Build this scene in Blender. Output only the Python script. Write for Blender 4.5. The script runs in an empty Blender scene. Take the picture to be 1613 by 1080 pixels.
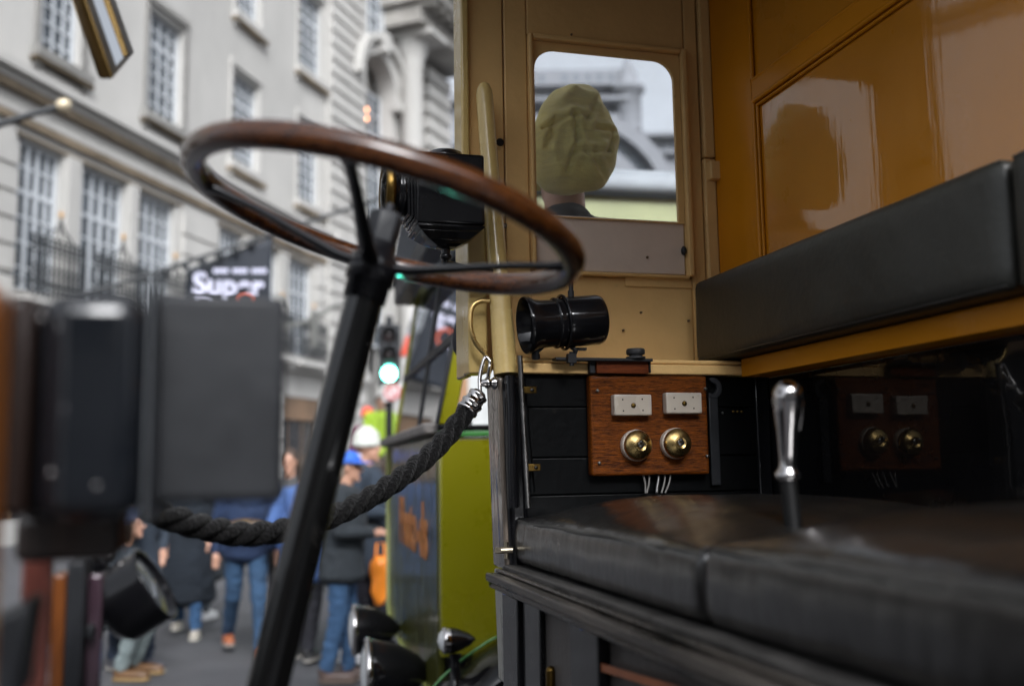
import bpy, bmesh, math, random
from mathutils import Vector as V, Matrix, noise
random.seed(7)
PI = math.pi
R = math.radians
scene = bpy.context.scene
COL = scene.collection

# ------------------------------------------------------------------ camera
F = 1568.0
YAW, PIT, ROL = R(15.5), R(7.1), R(0.9)
EYE = V((0, 0, 1.58))
fw = V((math.sin(YAW)*math.cos(PIT), math.cos(YAW)*math.cos(PIT), math.sin(PIT)))
r0 = V((math.cos(YAW), -math.sin(YAW), 0))
u0 = r0.cross(fw)
up = u0*math.cos(ROL) + r0*math.sin(ROL)
rt = fw.cross(up)
cd = bpy.data.cameras.new('camera')
cam = bpy.data.objects.new('camera', cd)
COL.objects.link(cam)
cam.matrix_world = Matrix(((rt.x, up.x, -fw.x, EYE.x), (rt.y, up.y, -fw.y, EYE.y), (rt.z, up.z, -fw.z, EYE.z), (0, 0, 0, 1)))
cd.sensor_width = 36; cd.lens = 36*F/1613
cd.clip_start = 0.05; cd.clip_end = 600
cd.dof.use_dof = True; cd.dof.focus_distance = 2.08; cd.dof.aperture_fstop = 2.0; cd.dof.aperture_blades = 0
scene.camera = cam

# ------------------------------------------------------------------ world, sun, exposure (soft overcast daylight)
SUN_EL, SUN_ROT = R(38), R(180)
w = bpy.data.worlds.new('World'); scene.world = w; w.use_nodes = True
nt = w.node_tree
bg = nt.nodes['Background']
sky = nt.nodes.new('ShaderNodeTexSky'); sky.sky_type = 'NISHITA'; sky.sun_disc = False
sky.sun_elevation = SUN_EL; sky.sun_rotation = SUN_ROT; sky.air_density = 1.0; sky.dust_density = 6.0; sky.ozone_density = 1.0
hs = nt.nodes.new('ShaderNodeHueSaturation'); hs.inputs['Saturation'].default_value = 0.12
nt.links.new(sky.outputs[0], hs.inputs['Color']); tn = nt.nodes.new('ShaderNodeMix'); tn.data_type = 'RGBA'; tn.blend_type = 'MULTIPLY'; tn.inputs['Factor'].default_value = 1; tn.inputs['B'].default_value = (.95, .99, 1.06, 1)
nt.links.new(hs.outputs[0], tn.inputs['A']); nt.links.new(tn.outputs['Result'], bg.inputs['Color'])
bg.inputs['Strength'].default_value = 0.15
sd = bpy.data.lights.new('sun', 'SUN'); sd.energy = 1.15; sd.angle = R(22); sd.color = (1.0, .99, .98)
so = bpy.data.objects.new('sun', sd); COL.objects.link(so)
sv = V((math.sin(SUN_ROT)*math.cos(SUN_EL), math.cos(SUN_ROT)*math.cos(SUN_EL), math.sin(SUN_EL)))
so.rotation_euler = sv.to_track_quat('Z', 'Y').to_euler(); so.location = (0, 0, 40)
scene.view_settings.view_transform = 'Standard'; scene.view_settings.look = 'None'
scene.view_settings.exposure = 0.8; scene.view_settings.gamma = 1.0
scene.cycles.max_bounces = 8; scene.cycles.diffuse_bounces = 4; scene.cycles.glossy_bounces = 4
scene.cycles.transparent_max_bounces = 12
scene.cycles.sample_clamp_indirect = 6.0
scene.cycles.use_denoising = True

# ------------------------------------------------------------------ where things stand, read off bearings and heights
def ray(px, py): return fw + rt*((px-806.5)/F) + up*((540-py)/F)
def on(px, py, ax, v):
    d = ray(px, py); return EYE + d*((v-EYE[ax])/d[ax])
def at_depth(px, py, d): return EYE + ray(px, py)*d
def W(lat, dep, z=0): return V((lat*math.cos(YAW)+dep*math.sin(YAW), -lat*math.sin(YAW)+dep*math.cos(YAW), z))
def ground(px, dep, z=0): return W((px-806.5)/F*dep, dep, z)

# ------------------------------------------------------------------ materials
def rgb(r, g, b):
    f = lambda c: (c/255)/12.92 if c/255 <= .04045 else ((c/255+.055)/1.055)**2.4
    return (f(r), f(g), f(b), 1)
MATS = {}
def mat(name, col, rough=.5, metal=0, coat=0, var=.12, vs=6, bump=0, bs=40, stretch=(1, 1, 1), spec=.5, rv=.08, emit=None, es=0, coatr=.04, sheen=0, cior=1.5, cb=0, cbs=9, cst=(1, 1, 1)):
    if name in MATS: return MATS[name]
    m = bpy.data.materials.new(name); m.use_nodes = True; MATS[name] = m
    n, l = m.node_tree.nodes, m.node_tree.links
    p = n['Principled BSDF']
    if len(col) == 3: col = (*col, 1)
    tc = n.new('ShaderNodeTexCoord'); mp = n.new('ShaderNodeMapping'); mp.inputs['Scale'].default_value = stretch
    l.new(tc.outputs['Object'], mp.inputs[0])
    nz = n.new('ShaderNodeTexNoise'); nz.inputs['Scale'].default_value = vs; nz.inputs['Detail'].default_value = 6; nz.inputs['Roughness'].default_value = .6
    l.new(mp.outputs[0], nz.inputs['Vector'])
    mx = n.new('ShaderNodeMix'); mx.data_type = 'RGBA'
    mx.inputs['A'].default_value = tuple(c*(1-var) for c in col[:3])+(1,); mx.inputs['B'].default_value = tuple(min(1, c*(1+var)) for c in col[:3])+(1,)
    rp = n.new('ShaderNodeMapRange'); rp.inputs['From Min'].default_value = .3; rp.inputs['From Max'].default_value = .7
    l.new(nz.outputs['Fac'], rp.inputs['Value']); l.new(rp.outputs[0], mx.inputs['Factor'])
    l.new(mx.outputs['Result'], p.inputs['Base Color'])
    r2 = n.new('ShaderNodeMapRange'); r2.inputs['To Min'].default_value = max(0.0, rough-rv); r2.inputs['To Max'].default_value = min(1, rough+rv)
    r2.inputs['From Min'].default_value = .3; r2.inputs['From Max'].default_value = .7
    l.new(nz.outputs['Fac'], r2.inputs['Value']); l.new(r2.outputs[0], p.inputs['Roughness'])
    p.inputs['Metallic'].default_value = metal; p.inputs['Specular IOR Level'].default_value = spec
    p.inputs['Coat Weight'].default_value = coat; p.inputs['Coat Roughness'].default_value = coatr; p.inputs['Coat IOR'].default_value = cior
    if sheen: p.inputs['Sheen Weight'].default_value = sheen
    if bump:
        b = n.new('ShaderNodeBump'); b.inputs['Strength'].default_value = bump; b.inputs['Distance'].default_value = .01
        nb = n.new('ShaderNodeTexNoise'); nb.inputs['Scale'].default_value = bs; nb.inputs['Detail'].default_value = 4
        l.new(mp.outputs[0], nb.inputs['Vector']); l.new(nb.outputs['Fac'], b.inputs['Height']); l.new(b.outputs[0], p.inputs['Normal'])
    if cb:
        b = n.new('ShaderNodeBump'); b.inputs['Strength'].default_value = cb; b.inputs['Distance'].default_value = .01
        m2 = n.new('ShaderNodeMapping'); m2.inputs['Scale'].default_value = cst; l.new(tc.outputs['Object'], m2.inputs[0])
        nb = n.new('ShaderNodeTexNoise'); nb.inputs['Scale'].default_value = cbs; nb.inputs['Detail'].default_value = 3
        l.new(m2.outputs[0], nb.inputs['Vector']); l.new(nb.outputs['Fac'], b.inputs['Height']); l.new(b.outputs[0], p.inputs['Coat Normal'])
        if metal or spec > .4 and not bump: l.new(b.outputs[0], p.inputs['Normal'])
    if emit: p.inputs['Emission Color'].default_value = (*emit[:3], 1); p.inputs['Emission Strength'].default_value = es
    return m

def wood(name, c1, c2, rough=.3, coat=.6, spec=.5, sc=(6, 60, 60), dist=3.0, bump=.05):
    if name in MATS: return MATS[name]
    m = bpy.data.materials.new(name); m.use_nodes = True; MATS[name] = m
    n, l = m.node_tree.nodes, m.node_tree.links; p = n['Principled BSDF']
    tc = n.new('ShaderNodeTexCoord'); mp = n.new('ShaderNodeMapping'); mp.inputs['Scale'].default_value = sc
    l.new(tc.outputs['Object'], mp.inputs[0])
    a = n.new('ShaderNodeTexNoise'); a.inputs['Scale'].default_value = 3; a.inputs['Detail'].default_value = 8; a.inputs['Distortion'].default_value = dist*.2
    b = n.new('ShaderNodeTexNoise'); b.inputs['Scale'].default_value = 14; b.inputs['Detail'].default_value = 3
    l.new(mp.outputs[0], a.inputs['Vector']); l.new(mp.outputs[0], b.inputs['Vector'])
    ad = n.new('ShaderNodeMath'); ad.operation = 'ADD'; l.new(a.outputs['Fac'], ad.inputs[0]); l.new(b.outputs['Fac'], ad.inputs[1])
    rp = n.new('ShaderNodeMapRange'); rp.inputs['From Min'].default_value = .75; rp.inputs['From Max'].default_value = 1.25
    l.new(ad.outputs[0], rp.inputs['Value'])
    mx = n.new('ShaderNodeMix'); mx.data_type = 'RGBA'; mx.inputs['A'].default_value = (*c1[:3], 1); mx.inputs['B'].default_value = (*c2[:3], 1)
    l.new(rp.outputs[0], mx.inputs['Factor']); l.new(mx.outputs['Result'], p.inputs['Base Color'])
    bp = n.new('ShaderNodeBump'); bp.inputs['Strength'].default_value = bump; bp.inputs['Distance'].default_value = .01
    l.new(ad.outputs[0], bp.inputs['Height']); l.new(bp.outputs[0], p.inputs['Normal'])
    p.inputs['Roughness'].default_value = rough; p.inputs['Coat Weight'].default_value = coat; p.inputs['Coat Roughness'].default_value = .08; p.inputs['Specular IOR Level'].default_value = spec
    return m

def aged(name, col, dirt, rough=.35, coat=.3, amount=.6, stretch=(1, 1, 1)):
    """old brushed paint with scattered chips, grime specks and faint brush marks"""
    if name in MATS: return MATS[name]
    m = mat(name, col, rough, coat=coat, spec=.22, var=.10, vs=5, bump=.12, bs=60, stretch=stretch)
    n, l = m.node_tree.nodes, m.node_tree.links; p = n['Principled BSDF']
    src = p.inputs['Base Color'].links[0].from_socket
    tc = n.new('ShaderNodeTexCoord')
    v = n.new('ShaderNodeTexVoronoi'); v.inputs['Scale'].default_value = 15; v.feature = 'F1'
    v.inputs['Randomness'].default_value = 1
    l.new(tc.outputs['Object'], v.inputs['Vector'])
    nz = n.new('ShaderNodeTexNoise'); nz.inputs['Scale'].default_value = 7; nz.inputs['Detail'].default_value = 5; l.new(tc.outputs['Object'], nz.inputs['Vector'])
    a = n.new('ShaderNodeMapRange'); a.inputs['From Min'].default_value = .10; a.inputs['From Max'].default_value = .045; l.new(v.outputs['Distance'], a.inputs['Value'])
    b = n.new('ShaderNodeMapRange'); b.inputs['From Min'].default_value = .54; b.inputs['From Max'].default_value = .62; l.new(nz.outputs['Fac'], b.inputs['Value'])
    mu = n.new('ShaderNodeMath'); mu.operation = 'MULTIPLY'; l.new(a.outputs[0], mu.inputs[0]); l.new(b.outputs[0], mu.inputs[1])
    m2 = n.new('ShaderNodeMath'); m2.operation = 'MULTIPLY'; m2.inputs[1].default_value = amount; l.new(mu.outputs[0], m2.inputs[0])
    mx = n.new('ShaderNodeMix'); mx.data_type = 'RGBA'; l.new(src, mx.inputs['A']); mx.inputs['B'].default_value = (*dirt[:3], 1)
    l.new(m2.outputs[0], mx.inputs['Factor']); l.new(mx.outputs['Result'], p.inputs['Base Color'])
    return m

CREAM = aged('cream_paint', (.68, .44, .18), (.10, .055, .025), .45, .06)
CREAMY = aged('yellow_cream_paint', (.50, .36, .135), (.12, .07, .03), .26, .5, .4)
CREAMG = mat('dull_brown_cream', (.16, .10, .05), .6)  # plain dull brown for the small screw heads
PINKISH = aged('pinkish_cream_paint', (.66, .55, .46), (.12, .09, .07), .5, 0, .4)
OCHRE = mat('ochre_gloss_paint', (.50, .185, .005), .32, spec=.15, coat=1, var=.05, bump=0, cb=.03, cbs=9, cst=(1, 8, .5), coatr=.018, cior=1.85)
OCHRE2 = mat('ochre_satin_paint', (.52, .19, .004), .38, spec=.15, coat=.18, var=.06, cb=.02, cbs=9, coatr=.07)
BLKP = aged('black_board_paint', (.0016, .0019, .0022), (.03, .026, .022), .45, .05, .5)
BLKP.node_tree.nodes['Principled BSDF'].inputs['Specular IOR Level'].default_value = .10
BLKG = mat('black_gloss_enamel', (.005, .005, .006), .35, coat=.85, var=.3, cb=.05, cbs=8, coatr=.03, spec=.05, cior=1.42)
BLKPANEL = mat('black_mirror_paint', (.003, .003, .0035), .3, spec=.05, cior=1.42, coat=.8, var=.3, cb=.03, cbs=6, coatr=.03)
BLKM = mat('black_matt_metal', (.012, .013, .0155), .5, spec=.35, var=.35, vs=9, bump=.07, bs=45)
BLKS = mat('black_soft_rubber', (.02, .02, .022), .6, var=.2, bump=.1)
LEATHER = mat('black_leather', (.006, .0055, .005), .34, var=.25, vs=9, bump=.16, bs=70, coat=.85, coatr=.21, cior=1.7, spec=.2, cb=.12, cbs=26, cst=(1, 1, .5), rv=.07, stretch=(1, 1, .45))
LEATHG = mat('dark_olive_leather', (.022, .022, .018), .46, var=.2, vs=7, bump=.10, bs=75, rv=.06)
PIPING = mat('leather_piping', (.02, .02, .018), .4, var=.2)
CHROME = mat('chrome', (.50, .48, .47), .13, 1, var=.1, rv=.07, cb=.02)
STEEL = mat('worn_steel', (.20, .195, .19), .36, 1, var=.3, vs=30, bump=.1)
BRASS = mat('polished_brass', (.60, .42, .17), .33, 1, var=.25, vs=18, rv=.1, bump=.05, bs=50)
BRASSD = mat('tarnished_brass', (.13, .080, .022), .34, 1, var=.35, vs=22, rv=.1, bump=.12, bs=70)
PORC = mat('aged_porcelain', (.44, .385, .32), .3, coat=.5, var=.08, vs=14)
OAK = wood('oak_varnish', (.020, .004, .001), (.20, .052, .004), .45, .06, .10, (7, 50, 95), 3, .35)
OAK2 = wood('mahogany_varnish', (.07, .015, .005), (.15, .035, .008), .4, .15, .15, (5, 50, 70), 1)
RIMW = wood('steering_wheel_mahogany', (.018, .005, .0015), (.085, .027, .006), .25, .9, .15, (7, 7, 24), 3, .03)
POSTW = wood('orange_brown_wood', (.09, .024, .004), (.17, .05, .008), .35, .5, .3, (30, 30, 3), 2)
REDW = wood('red_varnished_wood', (.05, .014, .010), (.12, .035, .025), .2, 1, .3, (20, 20, 3), 2)
TRIM = mat('scuffed_dark_trim', (.085, .075, .066), .32, .8, var=.95, vs=34, bump=.5, bs=60, rv=.14, stretch=(1, .12, 1))
DUSTW = mat('dusty_black_wood', (.03, .028, .026), .55, var=.7, vs=40, bump=.5, bs=70, stretch=(1, .3, 1))
GREYP = aged('grey_kick_panel', (.075, .068, .064), (.30, .16, .07), .45, .1, .7)
PILL = mat('dark_glossy_pillar', (.16, .13, .105), .17, .35, coat=.8, var=.45, vs=6, cb=.25, cbs=11, stretch=(9, 9, .8), cst=(4, 4, .5), coatr=.06)
PILG = mat('grey_glossy_pillar', (.22, .215, .18), .3, 0, coat=.7, var=.3, vs=7, stretch=(8, 8, .8), cb=.2)
STONE = mat('portland_stone', (.40, .388, .365), .8, var=.13, vs=.45, bump=.4, bs=2.2, spec=.3, stretch=(1, 1, .45))
STONED = mat('portland_stone_weathered', (.30, .285, .26), .85, var=.3, vs=.8, bump=.4, bs=3, spec=.2)
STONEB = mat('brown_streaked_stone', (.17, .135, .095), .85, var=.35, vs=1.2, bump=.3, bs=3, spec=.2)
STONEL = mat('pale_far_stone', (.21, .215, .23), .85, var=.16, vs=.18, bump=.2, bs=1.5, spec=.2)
SASH = mat('painted_sash', (.46, .48, .50), .5, var=.1)
PANE = mat('window_glass', (.045, .055, .065), .08, var=.6, vs=1.1, spec=.5, rv=.03, cb=.0)
LEADR = mat('slate_roof', (.10, .115, .135), .6, var=.25, vs=.8)
IRON = mat('black_wrought_iron', (.016, .018, .02), .45, var=.3)
GILT = mat('gilt_finial', (.48, .27, .09), .4, .4, var=.2)
SHOP = mat('shop_front_brown', (.16, .10, .06), .5, var=.4, vs=1)
SHOPD = mat('shop_front_dark', (.02, .02, .022), .25, var=.5, vs=2)
ASPH = mat('asphalt', (.075, .075, .08), .72, var=.22, vs=1.4, bump=.6, bs=90, spec=.4, rv=.12)
PAVE = mat('pavement', (.17, .165, .16), .8, var=.15, vs=2, bump=.3, bs=20)
OLIVE = mat('olive_green_paint', (.21, .20, .003), .3, coat=.8, var=.05, cb=.05, cbs=6, coatr=.06)
OLIVED = mat('dark_olive_gloss', (.050, .052, .010), .4, coat=.6, spec=.1, var=.35, cb=.5, cbs=4, coatr=.08, cst=(1, 3, .4), cior=1.4)
GREENT = mat('green_trim_paint', (.05, .22, .05), .3, coat=.6)
CANVAS = mat('grey_canvas_roof', (.34, .36, .38), .7, var=.12, vs=6)
PALEOL = mat('pale_olive_panel', (.36, .38, .20), .5, var=.1)
ROPE = mat('black_rope', (.004, .0037, .0037), .9, spec=.12, var=.5, vs=60, bump=.9, bs=160, sheen=.10)
SKIN = mat('skin', (.46, .25, .17), .5, var=.1)
HAIRD = mat('dark_brown_hair', (.03, .02, .014), .6, var=.3, vs=40)
CAPY = mat('olive_yellow_cotton', (.74, .66, .24), .85, var=.12, vs=30, bump=.45, bs=170, sheen=.3, stretch=(.3, 1, 2.2))
def cloth(name, c, v=.18): return mat(name, c, .85, var=v, vs=9, bump=.8, bs=11, sheen=.02, spec=.2)
TEXT_W = mat('white_lettering', (.55, .55, .68), .6, var=.05)
TEXT_O = mat('orange_lettering', (.45, .155, .028), .5, var=.15)
TEXT_R = mat('red_orange_ring', (.7, .12, .05), .6)
BANNER = mat('black_banner_cloth', (.014, .018, .026), .7, var=.15, vs=1.2)

def glass_mat():
    m = bpy.data.materials.new('thin_smeared_glass'); m.use_nodes = True
    n, l = m.node_tree.nodes, m.node_tree.links
    for x in list(n): n.remove(x)
    o = n.new('ShaderNodeOutputMaterial'); t = n.new('ShaderNodeBsdfTransparent'); g = n.new('ShaderNodeBsdfGlossy'); d = n.new('ShaderNodeBsdfTranslucent')
    t.inputs['Color'].default_value = (.93, .95, .96, 1); g.inputs['Roughness'].default_value = .02; d.inputs['Color'].default_value = (.8, .82, .85, 1)
    lw = n.new('ShaderNodeLayerWeight'); lw.inputs['Blend'].default_value = .05
    m1 = n.new('ShaderNodeMixShader'); m2 = n.new('ShaderNodeMixShader')
    nz = n.new('ShaderNodeTexNoise'); nz.inputs['Scale'].default_value = 9; nz.inputs['Detail'].default_value = 6
    tc = n.new('ShaderNodeTexCoord'); l.new(tc.outputs['Object'], nz.inputs['Vector'])
    mr = n.new('ShaderNodeMapRange'); mr.inputs['From Min'].default_value = .35; mr.inputs['From Max'].default_value = .75; mr.inputs['To Min'].default_value = .06; mr.inputs['To Max'].default_value = .2
    l.new(nz.outputs['Fac'], mr.inputs['Value']); l.new(mr.outputs[0], m1.inputs[0])
    l.new(t.outputs[0], m1.inputs[1]); l.new(d.outputs[0], m1.inputs[2])
    l.new(lw.outputs['Fresnel'], m2.inputs[0]); l.new(m1.outputs[0], m2.inputs[1]); l.new(g.outputs[0], m2.inputs[2])
    l.new(m2.outputs[0], o.inputs[0]); return m
GLASS = glass_mat()
MIRROR = mat('mirror_glass', (.85, .87, .88), .02, 1, var=.02, rv=.01)

# ------------------------------------------------------------------ mesh builder
class MB:
    def __init__(s): s.v = []; s.f = []; s.sm = []
    def add(s, vs, fs, smooth=False):
        b = len(s.v); s.v += [V(p) for p in vs]; s.f += [tuple(i+b for i in f) for f in fs]; s.sm += [smooth]*len(fs); return s
    def hexa(s, p, smooth=False):      # 8 points: bottom ring 0-3, top ring 4-7
        return s.add(p, [(0, 3, 2, 1), (4, 5, 6, 7), (0, 1, 5, 4), (1, 2, 6, 5), (2, 3, 7, 6), (3, 0, 4, 7)], smooth)
    def box(s, x0, x1, y0, y1, z0, z1):
        if x0 > x1: x0, x1 = x1, x0
        if y0 > y1: y0, y1 = y1, y0
        if z0 > z1: z0, z1 = z1, z0
        return s.hexa([(x0, y0, z0), (x1, y0, z0), (x1, y1, z0), (x0, y1, z0), (x0, y0, z1), (x1, y0, z1), (x1, y1, z1), (x0, y1, z1)])
    def tube(s, pts, rad, n=16, cap=True, flat=1.0, closed=False, smooth=True, up_=None):
        pts = [V(p) for p in pts]; m = len(pts)
        if not hasattr(rad, '__len__'): rad = [rad]*m
        rings = []; prev = None
        for i, p in enumerate(pts):
            a = pts[(i-1) % m] if (closed or i > 0) else p; b = pts[(i+1) % m] if (closed or i < m-1) else p
            t = (b-a).normalized()
            if prev is None:
                q = up_ if up_ else (V((0, 0, 1)) if abs(t.z) < .9 else V((1, 0, 0)))
                nn = (q - t*q.dot(t)).normalized()
            else: nn = (prev - t*prev.dot(t)).normalized()
            prev = nn; bb = t.cross(nn)
            rings.append([p + (nn*math.cos(2*PI*k/n)*flat + bb*math.sin(2*PI*k/n))*rad[i] for k in range(n)])
        vs = [q for r in rings for q in r]; fs = []
        for i in range(m if closed else m-1):
            j = (i+1) % m
            for k in range(n): fs.append((i*n+k, i*n+(k+1) % n, j*n+(k+1) % n, j*n+k))
        s.add(vs, fs, smooth)
        if cap and not closed:
            s.add(rings[0], [tuple(reversed(range(n)))]); s.add(rings[-1], [tuple(range(n))])
        return s
    def lathe(s, o, ax, prof, n=32, smooth=True, sx=1.0):   # prof: (distance along axis, radius)
        o = V(o); ax = V(ax).normalized(); q = V((0, 0, 1)) if abs(ax.z) < .9 else V((1, 0, 0))
        a = (q-ax*q.dot(ax)).normalized(); b = ax.cross(a); vs = []; fs = []
        for (t, r) in prof:
            for k in range(n): vs.append(o+ax*t+(a*math.cos(2*PI*k/n)+b*math.sin(2*PI*k/n)*sx)*max(r, 1e-5))
        for i in range(len(prof)-1):
            for k in range(n): fs.append((i*n+k, i*n+(k+1) % n, (i+1)*n+(k+1) % n, (i+1)*n+k))
        return s.add(vs, fs, smooth)
    def ellipsoid(s, c, r, n=20, m=12, p=1.0, rot=None):
        c = V(c); vs = []; fs = []
        sg = lambda x: math.copysign(abs(x)**p, x)
        for i in range(m+1):
            ph = -PI/2+PI*i/m
            for k in range(n):
                th = 2*PI*k/n
                q = V((r[0]*sg(math.cos(ph))*sg(math.cos(th)), r[1]*sg(math.cos(ph))*sg(math.sin(th)), r[2]*sg(math.sin(ph))))
                if rot: q = rot @ q
                vs.append(c+q)
        for i in range(m):
            for k in range(n): fs.append((i*n+k, i*n+(k+1) % n, (i+1)*n+(k+1) % n, (i+1)*n+k))
        return s.add(vs, fs, True)
    def capsule(s, a, b, ra, rb, n=12):
        a = V(a); b = V(b); d = (b-a); L = max(d.length, 1e-6); d /= L; pts = []; rr = []
        for k in range(4):
            t = PI/2*(1-k/4.0); pts.append(a-d*ra*math.sin(t)); rr.append(max(ra*math.cos(t), .0008))
        pts.append(a); rr.append(ra); pts.append(b); rr.append(rb)
        for k in range(1, 5):
            t = PI/2*(k/4.0); pts.append(b+d*rb*math.sin(t)); rr.append(max(rb*math.cos(t), .0008))
        return s.tube(pts, rr, n)
    def build(s, name, m, parent=None, loc=None, bev=0, seg=2, wn=True, M=None):
        me = bpy.data.meshes.new(name)
        vs = s.v
        if M is not None: vs = [M @ q for q in vs]
        wl = V((0, 0, 0))
        if parent is not None: wl = V(parent['_w'])
        elif loc is not None: wl = V(loc)
        elif vs:
            zs = min(q.z for q in vs); wl = V((sum(q.x for q in vs)/len(vs), sum(q.y for q in vs)/len(vs), zs))
        me.from_pydata([tuple(q-wl) for q in vs], [], s.f); me.validate()
        if len(me.polygons) == len(s.sm): me.polygons.foreach_set('use_smooth', s.sm)
        bm = bmesh.new(); bm.from_mesh(me); bmesh.ops.recalc_face_normals(bm, faces=bm.faces); bm.to_mesh(me); bm.free()
        me.materials.append(m)
        o = bpy.data.objects.new(name, me); COL.objects.link(o)
        if parent is not None: o.parent = parent
        else: o.location = wl
        o['_w'] = tuple(wl)
        if bev:
            b = o.modifiers.new('bevel', 'BEVEL'); b.width = bev; b.segments = seg; b.limit_method = 'ANGLE'; b.angle_limit = R(35)
            for pl in me.polygons: pl.use_smooth = True
            me.set_sharp_from_angle(angle=R(40)) if hasattr(me, 'set_sharp_from_angle') else None
        return o
def root(name, loc, label, cat, group=None, kind=None):
    o = bpy.data.objects.new(name, None); COL.objects.link(o); o.location = loc; o['_w'] = tuple(loc); o.empty_display_size = .2
    tag(o, label, cat, group, kind); return o
def tag(o, label=None, cat=None, group=None, kind=None):
    if label: o['label'] = label
    if cat: o['category'] = cat
    if group: o['group'] = group
    if kind: o['kind'] = kind
    return o
def bevel_box(x0, x1, y0, y1, z0, z1, name, m, parent, b=.003, seg=2):
    return MB().box(x0, x1, y0, y1, z0, z1).build(name, m, parent, bev=b, seg=seg)
def text_mesh(name, s, size, depth, M, m, parent, bold=0.0, sx=1.0):
    cu = bpy.data.curves.new(name, 'FONT'); cu.body = s; cu.size = size; cu.extrude = depth; cu.offset = bold; cu.align_x = 'LEFT'
    to = bpy.data.objects.new(name, cu); COL.objects.link(to)
    dg = bpy.context.evaluated_depsgraph_get(); me = bpy.data.meshes.new_from_object(to.evaluated_get(dg))
    bpy.data.objects.remove(to)
    wl = V(parent['_w'])
    for v in me.vertices: q = M @ V((v.co.x*sx, v.co.y, v.co.z)); v.co = q-wl
    me.materials.clear(); me.materials.append(m)
    o = bpy.data.objects.new(name, me); COL.objects.link(o); o.parent = parent; o['_w'] = parent['_w']; return o
def remeshed(mb, voxel, smooth=4):
    me = bpy.data.meshes.new('tmp'); me.from_pydata([tuple(q) for q in mb.v], [], mb.f)
    o = bpy.data.objects.new('tmp', me); COL.objects.link(o)
    r = o.modifiers.new('r', 'REMESH'); r.mode = 'VOXEL'; r.voxel_size = voxel
    sm = o.modifiers.new('s', 'SMOOTH'); sm.iterations = smooth; sm.factor = .5
    dg = bpy.context.evaluated_depsgraph_get(); m2 = bpy.data.meshes.new_from_object(o.evaluated_get(dg))
    bpy.data.objects.remove(o)
    out = MB(); out.v = [v.co.copy() for v in m2.vertices]; out.f = [tuple(p.vertices) for p in m2.polygons]; out.sm = [True]*len(out.f)
    bpy.data.meshes.remove(m2); return out
def copy_tree(o, parent=None, delta=None):
    c = o.copy(); COL.objects.link(c)
    if parent is not None: c.parent = parent
    for ch in [x for x in scene.objects if x.parent == o]: copy_tree(ch, c)
    return c

# ------------------------------------------------------------------ ground
g = MB(); g.add([(-250, -60, 0), (250, -60, 0), (250, 400, 0), (-250, 400, 0)], [(0, 1, 2, 3)])
tag(g.build('road', ASPH, loc=(0, 0, 0)), kind='structure')

# ------------------------------------------------------------------ street frontage following the curve of the street
NODES = [(-15.2, 6.5)]
A = (-11.4, 22.9); h1 = math.atan2(-8.0+11.4, 37.3-22.9)
NODES = [(A[0]-18*math.sin(h1), A[1]-18*math.cos(h1)), A, (-8.0, 37.3), (-6.47, 42.0), (-3.38, 49.6)]
SEG = []; acc = 0
for a, b in zip(NODES, NODES[1:]):
    L = math.hypot(b[0]-a[0], b[1]-a[1]); SEG.append((acc, L, a, ((b[0]-a[0])/L, (b[1]-a[1])/L))); acc += L
def fpt(s, z, o=0.0):
    sg = SEG[0]
    for q in SEG:
        if s >= q[0]-1e-6: sg = q
    t = s-sg[0]; d = sg[3]
    return W(sg[2][0]+d[0]*t+d[1]*o, sg[2][1]+d[1]*t-d[0]*o, z)
def FS(px, py, o=0.0):
    """(s, z) on the frontage for a bearing and elevation of the survey"""
    d = ray(px, py); lat = d.dot(r0); dep = d.x*math.sin(YAW)+d.y*math.cos(YAW); k = lat/dep
    best = None
    for sg in SEG:
        ax, ay = sg[2][0]+sg[3][1]*o, sg[2][1]-sg[3][0]*o; den = sg[3][0]-k*sg[3][1]
        t = (k*ay-ax)/den
        if -.01 <= t <= sg[1]+.01 or (sg is SEG[-1] and t > 0):
            D = ay+sg[3][1]*t
            if D > 0 and best is None: best = (sg[0]+t, EYE.z+d.z/dep*D)
    return best
def fbox(mb, s0, s1, z0, z1, o0, o1):
    p = [fpt(s0, z0, o0), fpt(s1, z0, o0), fpt(s1, z0, o1), fpt(s0, z0, o1), fpt(s0, z1, o0), fpt(s1, z1, o0), fpt(s1, z1, o1), fpt(s0, z1, o1)]
    mb.hexa(p); return mb
def frun(mb, s0, s1, z0, z1, o0, o1):
    cuts = [s0]+[sg[0] for sg in SEG if s0 < sg[0] < s1]+[s1]
    for a, b in zip(cuts, cuts[1:]): fbox(mb, a, b, z0, z1, o0, o1)
    return mb
def fwindow(parent, s0, s1, z0, z1, cols, rows, inset=.28, thick=.05, bar=.035, ox=0):
    f = MB(); i0 = -inset+ox
    fbox(f, s0, s0+.09, z0, z1, i0, i0+thick*1.6); fbox(f, s1-.09, s1, z0, z1, i0, i0+thick*1.6)
    fbox(f, s0+.09, s1-.09, z1-.09, z1, i0, i0+thick*1.6); fbox(f, s0+.09, s1-.09, z0, z0+.09, i0, i0+thick*1.6)
    for k in range(1, cols):
        s = s0+(s1-s0)*k/cols; ww = bar*1.7 if cols > 4 and k in (2, cols-2) else bar
        fbox(f, s-ww, s+ww, z0+.09, z1-.09, i0+.003, i0+thick)
    for k in range(1, rows):
        z = z0+(z1-z0)*k/rows; ww = bar*1.7 if k == rows-2 else bar*.8
        fbox(f, s0+.09, s1-.09, z-ww, z+ww, i0+.006, i0+thick-.005)
    o = f.build('window', SASH, parent)
    pn = MB(); fbox(pn, s0+.03, s1-.03, z0+.03, z1-.03, i0-.02, i0-.002); pn.build('pane', PANE, o)
    return o
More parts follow.
